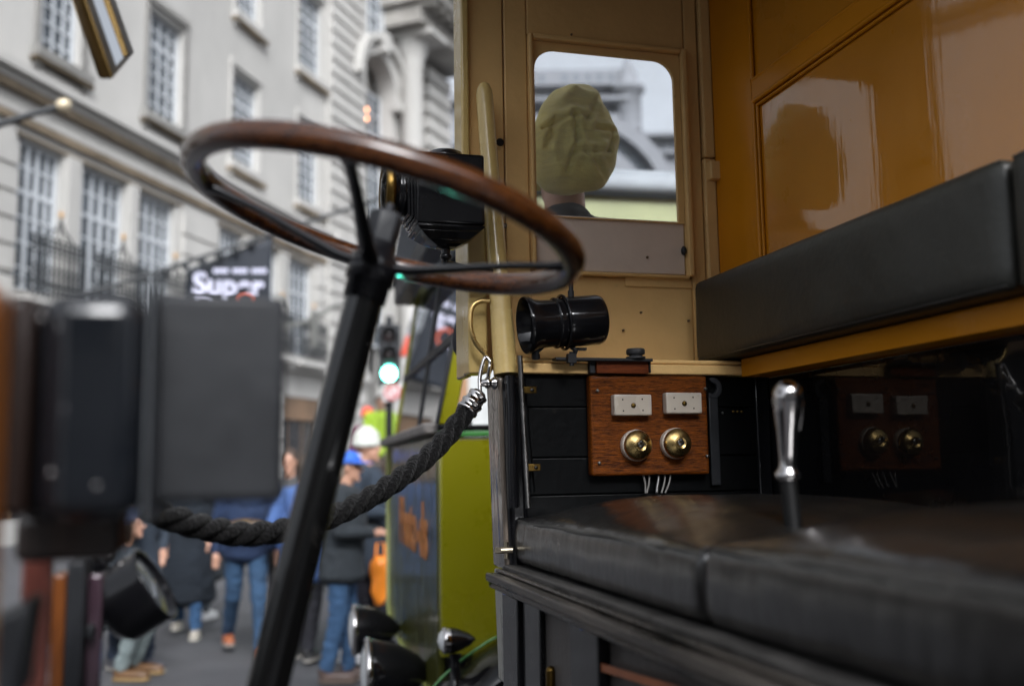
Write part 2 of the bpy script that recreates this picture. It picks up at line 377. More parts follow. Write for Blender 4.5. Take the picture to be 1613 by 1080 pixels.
def fwall(parent, s0, s1, z0, z1, holes, m, name='wall', thick=.5, o=0.0):
    """front wall of a stretch with real openings: holes are (s0,s1,z0,z1)"""
    mb = MB(); ss = sorted(set([s0, s1]+[h[0] for h in holes]+[h[1] for h in holes]+[sg[0] for sg in SEG if s0 < sg[0] < s1]))
    ss = [s for s in ss if s0 <= s <= s1]
    for a, b in zip(ss, ss[1:]):
        mid = (a+b)/2; hz = sorted([(h[2], h[3]) for h in holes if h[0] < mid < h[1]]); z = z0
        for (p, q) in hz:
            if p > z: fbox(mb, a, b, z, p, o-thick, o)
            z = max(z, q)
        if z < z1: fbox(mb, a, b, z, z1, o-thick, o)
    return mb.build(name, m, parent)

sMax = acc
main = root('stone_building', fpt(14, 0, -4), 'long pale stone frontage of sash windows curving away behind the steering wheel', 'building')
row1 = []
for (a, b, py) in [(24, 100, 300), (125, 200, 320), (216, 277, 350), (345, 383, 380), (401, 439, 400), (453, 492, 430)]:
    row1.append((FS(a, py)[0], FS(b, py)[0]))
sL0 = row1[0][0]
for k in range(2): row1.append((sL0-4.6-2.45*k, sL0-2.7-2.45*k))
row2 = []
for (a, b, py) in [(62, 128, 60), (232, 288, 120), (365, 407, 180), (468, 503, 280)]:
    row2.append((FS(a, py)[0], FS(b, py)[0]))
row2.append((row2[0][0]-4.2, row2[0][1]-4.2))
row3 = [FS(372, 10), FS(410, 10), FS(470, 50), FS(508, 50)]
row3 = [(row3[0][0], row3[1][0]), (row3[2][0], row3[3][0])]
sEnd = FS(513, 60)[0]; sQ1 = FS(570, 200)[0]
H1, H2, H3 = (5.85, 9.48), (11.85, 15.0), (17.1, 20.4)
row3 += [(a, b) for (a, b) in row2[:2]]
holes = [(a, b, *H1) for a, b in row1]+[(a, b, *H2) for a, b in row2]+[(a, b, *H3) for a, b in row3]
# shop openings at street level
shops = []
s = 3.0
while s < sEnd-3: shops.append((s, s+3.3, .6, 4.3)); s += 4.7
fwall(main, 0, sEnd, 0, 24, holes+shops, STONE)
# seen side of the reveal openings and backs
bk = MB(); frun(bk, 0, sEnd, 0, 24, -6, -5.6); bk.build('rear_wall', STONED, main)
for (a, b) in row1: fwindow(main, a, b, *H1, 5, 6)
for (a, b) in row2: fwindow(main, a, b, *H2, 4, 7)
for (a, b) in row3: fwindow(main, a, b, *H3, 4, 7)
for (a, b) in row2+row3:
    tr = MB()
    zz = H2 if (a, b) in row2 else H3
    fbox(tr, a-.28, b+.28, zz[0]-.30, zz[0]-.06, 0, .24)
    for q in ((a-.20, a-.03), (b+.03, b+.20)): fbox(tr, q[0], q[1], zz[0]-.055, zz[1]+.12, .0, .07)
    fbox(tr, a-.2, b+.2, zz[1]+.125, zz[1]+.34, 0, .11)
    for q in ((a-.2, a), (b, b+.2)): fbox(tr, q[0], q[1], zz[0]-.55, zz[0]-.305, 0, .12)
    tr.build('window_surround', STONE, main)
for (a, b) in row2+row3:
    sl = MB()
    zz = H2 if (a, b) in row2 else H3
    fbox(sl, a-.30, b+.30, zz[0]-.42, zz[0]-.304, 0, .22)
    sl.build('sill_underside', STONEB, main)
# bands and cornice above the first tier
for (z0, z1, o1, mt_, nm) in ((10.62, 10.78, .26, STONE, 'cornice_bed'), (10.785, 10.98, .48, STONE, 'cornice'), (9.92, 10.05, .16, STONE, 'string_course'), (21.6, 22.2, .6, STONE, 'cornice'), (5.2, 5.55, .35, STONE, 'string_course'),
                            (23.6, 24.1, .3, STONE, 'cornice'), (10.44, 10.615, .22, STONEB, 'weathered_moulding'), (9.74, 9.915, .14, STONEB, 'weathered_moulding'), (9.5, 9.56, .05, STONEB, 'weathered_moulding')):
    bd = MB(); frun(bd, 0, sEnd, z0, z1, 0, o1); bd.build(nm, mt_, main)
# piers between the tall windows
r1 = sorted(row1)
for (a, b), (c, d) in zip(r1, r1[1:]):
    if c-b < 1.3: pr = MB(); fbox(pr, b+.07, c-.07, 5.6, 9.49, 0, .10); pr.build('window_pier', STONE, main)
def rustic(mb, s0, s1, z0, z1, step=.55, o=.14, gap=.09):
    z = z0
    while z+step-gap < z1: fbox(mb, s0, s1, z, z+step-gap, 0, o); z += step
pa = FS(282, 350)[0]; pb = FS(342, 380)[0]
def pier(s0, s1, z0, z1, step, o=.14):
    rs = MB(); rustic(rs, s0, s1, z0, z1, step, o); fbox(rs, s0+.04, s1-.04, z0+.01, z1-.1, .002, o*.45); rs.build('rusticated_pier', STONE, main)
pier(pa+.1, pb-.1, 5.6, 9.7, .62)
pier(FS(497, 430)[0], sEnd-.02, 5.6, 9.7, .62)
pier(FS(2, 300)[0]-1.4, FS(20, 300)[0], 5.6, 9.7, .62)
s = 1.75
while s < sEnd-3: pier(s, s+1.2, .3, 5.1, .6, .12); s += 4.7
# shopfronts
for (a, b, z0, z1) in shops:
    q = MB(); fbox(q, a, b, z0, 3.45, -.35, -.30); o = q.build('shop_window', SHOPD, main)
    q = MB(); fbox(q, a, b, 3.46, z1, -.32, -.1); q.build('fascia', SHOP, main)
    q = MB()
    for k in range(4): fbox(q, a+(b-a)*k/3-.04, a+(b-a)*k/3+.04, z0, 3.44, -.298, -.24)
    q.build('mullion', SHOP, main)
# balconettes of wrought iron in front of the tall windows
def railing(s0, s1, zb=5.62, h=1.45):
    m = MB(); o = .62
    fbox(m, s0, s1, zb+h-.05, zb+h, o-.03, o+.03); fbox(m, s0, s1, zb+.12, zb+.17, o-.03, o+.03); fbox(m, s0, s1, zb+h*.72, zb+h*.72+.035, o-.02, o+.02)
    n = max(3, int((s1-s0)/.17))
    for k in range(n+1):
        s = s0+(s1-s0)*k/n; fbox(m, s-.022, s+.022, zb, zb+h+.02*(k % 2), o-.014, o+.014)
        if k < n:
            sc = s+(s1-s0)/n/2
            for (zc, rr) in ((zb+h*.45, .075), (zb+h*.86, .06), (zb+h*.25, .055)):
                pts = [fpt(sc+math.cos(t)*rr, zc+math.sin(t)*rr*1.25, o) for t in [2*PI*j/10 for j in range(10)]]
                m.tube(pts, .024, 5, closed=True)
    # swelling crest
    mid = (s0+s1)/2
    m.tube([fpt(mid-.5+1.0*j/8, zb+h+.28*math.sin(PI*j/8), o) for j in range(9)], .02, 5)
    m.tube([fpt(mid-.25+.5*j/8, zb+h+.45*math.sin(PI*j/8), o) for j in range(9)], .02, 5)
    m.tube([fpt(mid, zb+h, o), fpt(mid, zb+h+.55, o)], .025, 6)
    r_ = m.build('balcony_rail', IRON, main)
    q = MB(); q.ellipsoid(fpt(mid, zb+h+.64, o), (.06, .06, .09), 10, 8); q.build('finial', GILT, r_)
    sb = MB(); fbox(sb, s0-.1, s1+.1, zb-.24, zb-.02, 0, .74); sb.build('balcony_slab', STONE, r_)
for (a, b) in sorted(row1):
    if a > 2: railing(a-.12, b+.12)

# rusticated corner tower and arched pavilion beyond
pav = root('arched_pavilion', fpt(sQ1+2, 0, -3), 'pale stone pavilion with striped quoins, round arch and giant column beside the cream van post', 'building')
qn = MB(); fbox(qn, sEnd+.02, sQ1, 0, 24, -2, .22); qn.build('wall', STONE, pav)
rq = MB(); z = 10.9
while z < 24: fbox(rq, sEnd+.06, sQ1-.35, z, z+.40, .225, .31); z += .62
z = 1.2
while z < 9.6: fbox(rq, sEnd+.06, sQ1-.05, z, z+.42, .225, .31); z += .62
rq.build('quoin', STONE, pav)
for (z0, z1, o1) in ((5.2, 5.6, .5), (9.8, 10.05, .4), (10.6, 10.98, .7)): bd = MB(); fbox(bd, sEnd+.01, sQ1, z0, z1, .225, o1); bd.build('string_course', STONE, pav)
sA0 = FS(575, 300)[0]; sA1 = FS(612, 200)[0]; sC0 = FS(612, 200)[0]; sC1 = FS(642, 200)[0]; sP1 = FS(700, 300)[0]
# arch: opening between sQ1 and sA1, spring at z 17.6
aw = MB(); sc = FS(590, 150)[0]; rr = FS(616, 150)[0]-sc; zs = FS(600, 150)[1]
N = 16
for k in range(N):
    t0, t1 = PI*k/N, PI*(k+1)/N
    for (ra, rb, o0, o1) in ((rr, rr+.55, -.6, .30), (rr+.55, rr+.85, -.6, .62)):
        P = lambda r_, t, o: fpt(sc-math.cos(t)*r_, zs+math.sin(t)*r_*1.05, o)
        aw.hexa([P(ra, t0, o0), P(ra, t1, o0), P(ra, t1, o1), P(ra, t0, o1), P(rb, t0, o0), P(rb, t1, o0), P(rb, t1, o1), P(rb, t0, o1)])
aw.build('arch_moulding', STONE, pav)
sp = MB()   # wall above the arch, as columns of stone to the arch ring
sE = sc+rr+1.0
for k in range(24):
    a = sQ1+(sE-sQ1)*k/24; b = sQ1+(sE-sQ1)*(k+1)/24; m_ = (a+b)/2; q = abs(m_-sc)/(rr+.5)
    zt = zs+1.05*(rr+.5)*math.sqrt(max(0, 1-q*q))
    fbox(sp, a, b, zt, 24, -.8, 0)
fbox(sp, sc+rr, sE, 0, zs, -.8, .05)
sp.build('spandrel', STONE, pav)
ky = MB(); fbox(ky, sc-.25, sc+.25, zs+rr*1.05+.1, zs+rr*1.05+1.0, .0, .70); ky.build('keystone', STONE, pav)
for (a, b) in ((sc+rr-.1, sc+rr+.9),): ky = MB(); fbox(ky, a, b, zs-.5, zs, .06, .5); ky.build('impost', STONE, pav)
fwindow(pav, sc-rr+.02, sc+rr-.02, 7.0, zs+.2, 4, 12, .62)
# recessed drum behind the arch head
rd = MB(); fbox(rd, sc-rr-.3, sc+rr+.3, zs-.2, zs+rr*1.2, -1.3, -1.0); rd.build('arch_back', STONED, pav)
for (px0, px1) in ((577, 596), (601, 614)):
    fwindow(pav, FS(px0, 30)[0], FS(px1, 30)[0], 20.6, 23.4, 2, 4, -.02)
co = MB(); scn = (sC0+sC1)/2; c0 = fpt(scn, 0, .75); rc = (sC1-sC0)/2*.62
prof = [(6.0, rc*1.25), (6.3, rc*1.25), (6.4, rc*1.05), (6.5, rc), (13, rc*.98), (20.2, rc*.86), (20.3, rc*.95), (20.5, rc*.9), (20.8, rc*1.15), (21.4, rc*1.4), (21.5, rc*1.4)]
co.lathe(c0, (0, 0, 1), prof, 28); fbox(co, scn-rc*1.5, scn+rc*1.5, 21.45, 21.7, .1, 2.2); fbox(co, scn-rc*1.4, scn+rc*1.4, 0, 6.0, .0, 1.9)
co.build('column', STONE, pav)
wl2 = MB(); fbox(wl2, sE+.002, sMax, 0, 24, -3, -.05); wl2.build('wall', STONE, pav)
rq = MB(); z = 6.2
sK0 = FS(662, 300)[0]
while z < 21: fbox(rq, sK0, sMax-.05, z, z+.62, -.045, .5); z += .85
rq.build('quoin', STONE, pav)
en = MB(); fbox(en, sA1-.6, sMax+.4, 21.75, 22.6, -.045, 2.0); fbox(en, sA1-.9, sMax+.8, 22.65, 23.3, -.045, 2.9); fbox(en, sA1-1.2, sMax+1.2, 23.35, 25.2, -.04, 3.6)
for k in range(12): fbox(en, sA1-.6+k*.8, sA1-.25+k*.8, 22.4, 22.64, 2.01, 2.7)
en.build('entablature', STONED, pav)

# far block beyond the gap, with its slate roof
def wbox(mb, lat0, lat1, d0, d1, z0, z1):
    mb.hexa([W(lat0, d0, z0), W(lat1, d0, z0), W(lat1, d1, z0), W(lat0, d1, z0), W(lat0, d0, z1), W(lat1, d0, z1), W(lat1, d1, z1), W(lat0, d1, z1)])
far = root('distant_building', W(-4, 84), 'low pale stone block far down the street, just left of the cream post', 'building')
D = 80
def fx(px): return (px-806.5)/F*D
def fz(py): return 1.58+(737-py)/F*D
m = MB(); wbox(m, fx(560), fx(800), D, D+14, 0, fz(132)); m.build('wall', STONEL, far)
m = MB(); wbox(m, fx(690), fx(800), D-1.2, D-.01, fz(150), fz(136)); wbox(m, fx(690), fx(800), D-.8, D-.01, fz(222), fz(214)); m.build('cornice', STONEL, far)
for (a, b, y0, y1) in ((712, 724, 205, 232), (728, 739, 160, 178), (698, 706, 190, 212)):
    m = MB(); wbox(m, fx(a), fx(b), D-.05, D-.02, fz(y1), fz(y0)); m.build('window', LEADR, far)

# big building seen through the cab window: sweeping arch, gable and turret
G0 = 58.0
def gx(px, d=G0): return (px-806.5)/F*d
def gz(py, d=G0): return 1.58+(734-py)/F*d
dm = root('domed_building', W(5, G0+6), 'pale grey stone building with sweeping arched gable and turret seen through the cab window', 'building')
m = MB(); wbox(m, gx(745), gx(1003), G0, G0+12, 0, gz(88)); m.build('wall', STONEL, dm)
m = MB(); wbox(m, gx(1003)+.01, gx(1200), G0+2, G0+12, 0, gz(185)); m.build('wing_wall', STONEL, dm)
m = MB()
for (y0, y1, p) in ((118, 124, .9), (146, 152, 1.2), (172, 178, .8), (205, 212, 1.0)): wbox(m, gx(745), gx(1003), G0-p, G0-.01, gz(y1), gz(y0))
for (y0, y1, p) in ((186, 192, .9), (215, 220, .6)): wbox(m, gx(1004), gx(1200), G0+2-p, G0+1.99, gz(y1), gz(y0))
m.build('cornice', STONEL, dm)
for i in range(9):
    for (y0, y1) in ((96, 114), (127, 143), (156, 169), (182, 201)):
        a = 838+i*19
        if random.random() < .12: continue
        m = MB(); wbox(m, gx(a), gx(a+10), G0-.06, G0-.02, gz(y1), gz(y0)); m.build('window', LEADR, dm)
for i in range(7):
    a = 1012+i*17; m = MB(); wbox(m, gx(a), gx(a+8), G0+1.9, G0+1.96, gz(212), gz(196)); m.build('window', LEADR, dm)
def arc(name, cx, cy, ra, rb, o0, o1, t0, t1, mt, n=20):
    m = MB()
    for k in range(n):
        ta, tb = t0+(t1-t0)*k/n, t0+(t1-t0)*(k+1)/n
        P = lambda r_, t, o: W(gx(cx)+math.cos(t)*r_, G0+o, gz(cy)+math.sin(t)*r_)
        m.hexa([P(ra, ta, o0), P(ra, tb, o0), P(ra, tb, o1), P(ra, ta, o1), P(rb, ta, o0), P(rb, tb, o0), P(rb, tb, o1), P(rb, ta, o1)])
    return m.build(name, mt, dm)
arc('arch_moulding', 905, 345, 5.3, 6.1, -2.6, -.02, 0, PI, STONEL)
arc('arch_recess', 905, 345, 4.4, 5.28, -1.6, -.02, 0, PI, LEADR)
arc('arch_rib', 905, 345, 3.3, 4.38, -2.4, -.02, 0, PI, STONEL)
m = MB()
for px in (1002,): m.lathe(W(gx(px), G0-.4, gz(200)), (0, 0, 1), [(0, .75), (2.4, .75), (2.5, 1.0), (2.8, 1.0), (2.9, .6), (3.6, .55), (4.1, .3), (4.7, .1), (4.8, .02)], 16)
m.build('turret', STONEL, dm)

# building on the near side of the street, behind the photographer; unseen, put in to block sky light
opp = root('brick_stone_building', (-2, -24, 0), 'unseen pale stone terrace with tall windows on the opposite pavement', 'building')
m = MB(); m.box(-40, 30, -30, -22, 0, 14)
m.build('wall', STONE, opp)
for i in range(16):
    for z0 in (4.5, 9):
        m = MB(); m.box(-38+i*4.2, -36.2+i*4.2, -21.996, -21.96, z0, z0+2.8); m.build('window', PANE, opp)

# ================================================================== the vintage van we look into
VAN = root('vintage_van', (1.6, 1.2, 0), 'cream and ochre vintage van with black leather bench, oak switch board and wooden steering wheel', 'van')
YW, YL, XB, XL = 2.08, 1.95, 1.08, 1.117       # upper side, lower side, upper bulkhead, lower bulkhead
def px_rect(px0, py0, px1, py1, Y):
    mx_, my_ = (px0+px1)/2, (py0+py1)/2
    return on(px0, my_, 1, Y).x, on(px1, my_, 1, Y).x, on(mx_, py1, 1, Y).z, on(mx_, py0, 1, Y).z
def wall_box(name, m, px0, py0, px1, py1, Y=YW, th=.02, b=.002, parent=None, z0=None, z1=None):
    x0, x1, a, c = px_rect(px0, py0, px1, py1, Y)
    if z0 is not None: a = z0
    if z1 is not None: c = z1
    return bevel_box(x0, x1, Y, Y+th, a, c, name, m, parent or VAN, b)
ZT = 2.80
# --- window opening of the side: rounded rectangle in a rebated frame
gx0, gx1 = on(843, 215, 1, YW).x, on(1063, 215, 1, YW).x
gz1, gz0 = on(950, 88, 1, YW).z, on(950, 345, 1, YW).z
zpan0 = on(960, 429, 1, YW).z       # foot of the pink panel
def rring(cx0, cx1, cz0, cz1, r, n=8, rb=.004):
    pts = []
    for (cx, cz, t0, rr_) in ((cx1-r, cz1-r, 0, r), (cx0+r, cz1-r, PI/2, r), (cx0+rb, cz0+rb, PI, rb), (cx1-rb, cz0+rb, 1.5*PI, rb)):
        for k in range(n+1): t = t0+PI/2*k/n; pts.append((cx+rr_*math.cos(t), cz+rr_*math.sin(t)))
    return pts
def ring_plate(name, m, inner, outer, y0, y1, parent, bev=.0015):
    n = len(inner); mb = MB(); vs = []
    for (pts, y) in ((inner, y0), (outer, y0), (outer, y1), (inner, y1)): vs += [(p[0], y, p[1]) for p in pts]
    fs = []
    for i in range(n):
        j = (i+1) % n
        for a in range(4): b = (a+1) % 4; fs.append((a*n+i, a*n+j, b*n+j, b*n+i))
    mb.add(vs, fs); return mb.build(name, m, parent, bev=bev)
inn = rring(gx0, gx1, gz0, gz1, .050, rb=.002)
out = rring(gx0-.005, gx1+.016, gz0-.002, gz1+.018, .004, rb=.001)
ring_plate('window_rebate', CREAM, inn, out, YW-.004, YW+.006, VAN)
# moulding round rebate and pink panel
ox0, ox1, oz1 = gx0-.006, gx1+.017, gz1+.019
m = MB()
for (a, b, c, d) in ((ox0-.010, ox0, zpan0-.004, oz1+.012), (ox1, ox1+.014, zpan0-.004, oz1+.012)): m.box(a, b, YW-.018, YW+.02, c, d)
m.box(ox0+.0005, ox1-.0005, YW-.018, YW+.02, oz1, oz1+.012)
m.build('window_moulding', CREAM, VAN, bev=.004, seg=3)
m = MB(); m.box(ox0-.004, ox1+.004, YW-.012, YW+.02, zpan0-.010, zpan0-.002); m.build('window_sill', CREAM, VAN, bev=.003)
p_ = bevel_box(ox0+.002, ox1-.002, YW+.002, YW+.014, zpan0+.001, gz0+.004, 'pink_panel', PINKISH, VAN, .002)
m = MB(); m.ellipsoid((ox1-.007, YW-.004, gz0-.066), (.006, .008, .011), 12, 8); m.build('panel_catch', BLKM, p_)
m = MB(); m.add([(gx0-.006, YW+.008, gz0-.01), (gx1+.012, YW+.008, gz0-.01), (gx1+.012, YW+.008, gz1+.014), (gx0-.006, YW+.008, gz1+.014)], [(0, 1, 2, 3)])
m.build('window_pane', GLASS, VAN)
# --- boards round the window
xE, xG1, xG2 = on(733, 250, 1, YW).x, on(795, 250, 1, YW).x, on(1082, 250, 1, YW).x
zl = on(1000, 566, 1, YL).z
zlow = zl-.01
bevel_box(xE+.008, xG1-.0015, YW-.002, YW+.03, zlow, ZT, 'door_post_board', CREAM, VAN, .003)
bevel_box(xG1+.0015, ox0-.011, YW-.002, YW+.03, zlow, ZT, 'door_board', CREAM, VAN, .003)
bevel_box(ox0-.010, ox1+.013, YW-.002, YW+.03, oz1+.0135, ZT, 'head_board', CREAM, VAN, .003)
bevel_box(xE-.012, xE+.006, YW-.02, YW+.06, zlow-.02, ZT, 'door_edge', CREAMY, VAN, .005, 3)
xR = on(1122, 300, 1, YW).x
bevel_box(ox1+.015, xR-.026, YW-.002, YW+.03, zlow, ZT, 'door_stile', CREAM, VAN, .003)
bevel_box(xR-.024, XB+.001, YW-.012, YW+.03, zlow, on(1118, 252, 1, YW).z, 'corner_batten', CREAM, VAN, .005, 3)
bevel_box(xR-.022, XB+.001, YW-.012, YW+.03, on(1118, 250, 1, YW).z, ZT, 'corner_batten', CREAM, VAN, .005, 3)
c_ = on(1126, 270, 1, YW-.02)
bevel_box(c_.x-.017, c_.x+.012, YW-.034, YW-.008, c_.z-.022, c_.z+.022, 'stop_block', CREAM, VAN, .004, 3)
# lower cream panel with a chipped batten edge
bevel_box(ox0-.009, ox1+.014, YW+.004, YW+.02, zlow, zpan0-.011, 'lower_panel', CREAM, VAN, .002)
m = MB(); zz = on(1030, 452, 1, YW).z
m.box(on(985, 452, 1, YW).x, ox1+.012, YW, YW+.0035, zz, zz+.022); m.build('panel_patch', CREAM, VAN, bev=.001)
# outer skin so the side has a real outside
m = MB(); ot = rring(on(797, 700, 1, 2.1).x, XB+.03, 1.72, ZT, .003, rb=.003)
bevel_box(on(800, 700, 1, 2.12).x, XB+.03, 2.111, 2.118, .9, 1.715, 'lower_skin', BLKG, VAN, .002); inn2 = rring(gx0-.02, gx1+.02, gz0-.02, gz1+.02, .05)
ring_plate('outer_skin', CREAM, inn2, ot, YW+.0305, YW+.038, VAN, 0)
# --- screws and bolts
def screw(name, p, r, mt, parent, n=(0, -1, 0)):
    m = MB(); m.lathe(p, n, [(-.003, r), (0, r), (.0025, r*.85), (.0035, r*.4), (.0036, 0)], 14)
    q = V(n).normalized(); s_ = V((0, 0, 1)); pp = V(p)+q*.0034
    m.box(pp.x-r*.7, pp.x+r*.7, pp.y-.0006, pp.y+.0006, pp.z-r*.12, pp.z+r*.12)
    return m.build(name, mt, parent)
screw('screw', on(788, 224, 1, YW-.004), .009, BLKM, VAN)
screw('screw', on(795, 355, 1, YW-.004), .006, STEEL, VAN)
for (a, b) in ((1020, 405), (1010, 492), (1085, 505), (1117, 375), (900, 55), (982, 520)):
    screw('screw', on(a, b, 1, YW-.002), .0028, CREAMG, VAN)
# --- ledge
bevel_box(on(820, 566, 1, YL-.02).x, XB-.001, YL-.018, YW-.006, on(1000, 589, 1, YL-.02).z, on(1000, 573, 1, YL-.02).z, 'ledge', CREAM, VAN, .003)
bevel_box(on(822, 566, 1, YL-.02).x, XB-.001, YL-.012, YW-.006, on(1000, 572, 1, YL-.02).z, on(1000, 565, 1, YL-.02).z, 'ledge_cap', CREAM, VAN, .003)
zLg = on(1000, 589, 1, YL-.02).z
zLt = on(1000, 565, 1, YL-.02).z
# --- rounded grab post and jamb
a = on(763, 150, 1, 2.03); b = on(797, 590, 1, 1.95)
m = MB(); pts = [a+V((0, 0, .028)), a+V((0, 0, .024)), a+V((0, 0, .012)), a]; rd_ = [.004, .011, .0165, .0185]
for k in range(1, 12): t = k/11; pts.append(a.lerp(b, t)); rd_.append(.0185+.007*t*t)
m.tube(pts, rd_, 20); m.build('rounded_post', CREAMY, VAN)
for q in (.10, .52, .93):
    pq = a.lerp(b, q); m = MB(); m.tube([pq, (pq.x+.01, YW, pq.z)], .011, 10); m.build('post_bracket', CREAMY, VAN)
x0, x1 = on(738, 500, 1, 2.0).x, on(768, 500, 1, 2.0).x
bevel_box(x0, x1, 2.0, YW-.021, on(750, 588, 1, 2.0).z, on(750, 330, 1, 2.0).z, 'jamb_facing', CREAMY, VAN, .005, 3)
def raked(name, mt, pts_top, pts_bot, Y, th, parent, bev=.004, seg=3):
    (tx0, tx1, ty), (bx0, bx1, by) = pts_top, pts_bot
    A_, B_ = on(tx0, ty, 1, Y), on(tx1, ty, 1, Y); C_, D_ = on(bx0, by, 1, Y), on(bx1, by, 1, Y)
    zt, zb = (A_.z+B_.z)/2, (C_.z+D_.z)/2
    m = MB(); m.hexa([(C_.x, Y, zb), (D_.x, Y, zb), (D_.x, Y+th, zb), (C_.x, Y+th, zb), (A_.x, Y, zt), (B_.x, Y, zt), (B_.x, Y+th, zt), (A_.x, Y+th, zt)])
    return m.build(name, mt, parent, bev=bev, seg=seg)
raked('lower_pillar', PILL, (784, 795, 592), (796, 812, 898), 1.94, .10, VAN, .007)
raked('pillar_foot', PILG, (797, 814, 900), (805, 828, 1085), 1.945, .10, VAN, .006)
raked('pillar_cover', BLKG, (793, 824, 591), (806, 838, 905), 1.925, .09, VAN, .012)
p0, p1 = on(803, 592, 1, 1.92), on(808, 800, 1, 1.90)
m = MB(); m.tube([p0, p0.lerp(p1, .3)+V((.001, 0, 0)), p0.lerp(p1, .7)-V((.001, 0, 0)), p1], .010, 14); m.build('loom_pipe', BLKG, VAN)
m = MB(); m.tube([on(822, 592, 1, 1.93), on(838, 775, 1, 1.925)], .007, 12); m.build('loom_pipe', BLKP, VAN)
# --- ribbed conduit
m = MB(); a, b = on(819, 560, 1, 1.905), on(832, 800, 1, 1.885); N = 480; pts = []; rr_ = []
for k in range(N+1):
    t = k/N; pts.append(a.lerp(b, t)); rr_.append(.0052+.0012*math.sin(k*PI/2))
m.tube(pts, rr_, 10); m.build('ribbed_conduit', STEEL, VAN)
for py in (614, 736):
    c = on(827 if py < 700 else 833, py, 1, 1.90); m = MB()
    m.box(c.x-.006, c.x+.024, c.y-.003, c.y, c.z-.007, c.z+.007)
    k_ = m.build('conduit_clip', BRASSD, VAN, bev=.0025); m = MB(); m.lathe((c.x+.014, c.y-.004, c.z), (0, -1, 0), [(-.002, .004), (0, .004), (.002, .001)], 10); m.build('screw', STEEL, k_)
# --- black planked lining
xa, xb = on(822, 690, 1, YL).x, XL+.01
zs_ = [zLg-.001, on(900, 641, 1, YL).z, on(900, 720, 1, YL).z, on(1180, 772, 1, YL).z, 1.40]
for k in range(4): bevel_box(xa, xb, YL, YL+.02, zs_[k+1]+.0007, zs_[k]-.0007, 'lining_plank', BLKP, VAN, .0022)
bevel_box(xa, xb, YL+.0205, YL+.035, 1.40, zLg-.002, 'lining_back', BLKM, VAN, .001)  # backing added to stop light leaking through the plank joints
bevel_box(on(1193, 690, 1, YL-.01).x, XL-.001, YL-.012, YL-.001, 1.42, zLg-.002, 'corner_strip', BLKG, VAN, .003)
m = MB()
for dx in (-.010, 0, .010): m.ellipsoid(on(1162, 648, 1, YL-.003)+V((dx, 0, 0)), (.0045, .003, .003), 8, 6)
m.build('maker_plate', BRASSD, VAN)
m = MB(); m.lathe(on(1138, 650, 1, YL-.001), (0, -1, 0), [(0, .003), (.002, .002), (.003, 0)], 8); m.build('screw', STEEL, VAN)
# --- oak switch board
YB = 1.922
x0, x1, z0, z1 = px_rect(934, 591, 1116, 748, YB)
x0 -= .004
board = bevel_box(x0, x1, YB, YL-.001, z0, z1, 'switch_board', OAK, VAN, .006, 3)
for (a, b) in ((941, 615), (944, 729), (1111, 612), (1114, 718)): screw('screw', on(a, b, 1, YB-.001), .0038, STEEL, board)
for (a, b, c, d) in ((968, 621, 1027, 654), (1050, 618, 1106, 651)):
    sx0, sx1, sz0, sz1 = px_rect(a, b, c, d, YB-.022)
    s_ = MB().box(sx0, sx1, YB-.022, YB-.0005, sz0, sz1).build('socket', PORC, board, bev=.003, seg=3)
    mx_, mz_ = (sx0+sx1)/2, (sz0+sz1)/2
    m = MB()
    for dx, dz in ((-.023, .011), (.020, .012), (-.022, -.012), (.021, -.011)): m.lathe((mx_+dx, YB-.0222, mz_+dz), (0, -1, 0), [(0, .0018), (.0004, .0016), (.0005, 0)], 8)
    m.build('socket_hole', BLKM, s_)
    screw('screw', V((mx_, YB-.0225, mz_-.001)), .0055, BRASSD, s_)
for (a, b) in ((1004, 701), (1066, 698)):
    c = on(a, b, 1, YB-.012); o_ = V((c.x-.001, YB, c.z))
    m = MB(); m.lathe(o_, (0, -1, 0), [(0, .032), (.012, .0325), (.016, .031), (.0165, 0)], 40); s_ = m.build('switch', PORC, board)
    m = MB(); m.lathe(o_+V((0, -.0166, 0)), (0, -1, 0), [(0, .0305), (.002, .0308), (.008, .0285), (.013, .023), (.0165, .0135), (.0172, .0125), (.0195, .0122), (.020, .011), (.0175, .0095), (.0170, 0)], 40); m.build('brass_cover', BRASS, s_)
    m = MB(); m.ellipsoid(o_+V((0, -.0345, .001)), (.0075, .003, .0075), 14, 8); m.capsule(o_+V((0, -.033, 0)), o_+V((-.003, -.041, .006)), .0032, .0036, 10); m.build('toggle', STEEL, s_)
# --- small block, black bar and knob over the board
x0, x1, z0, z1 = px_rect(940, 566, 1022, 588, YB-.01)
b_ = bevel_box(x0, x1, YB-.01, YL-.02, z0, z1, 'mahogany_block', OAK2, VAN, .002)
bevel_box(x0-.014, x0-.001, YB-.006, YL-.02, z0, z1, 'block_end', BLKM, b_, .002)
bevel_box(x1+.001, x1+.004, YB-.012, YL-.02, z0+.002, z1, 'block_end', BLKM, b_, .001)
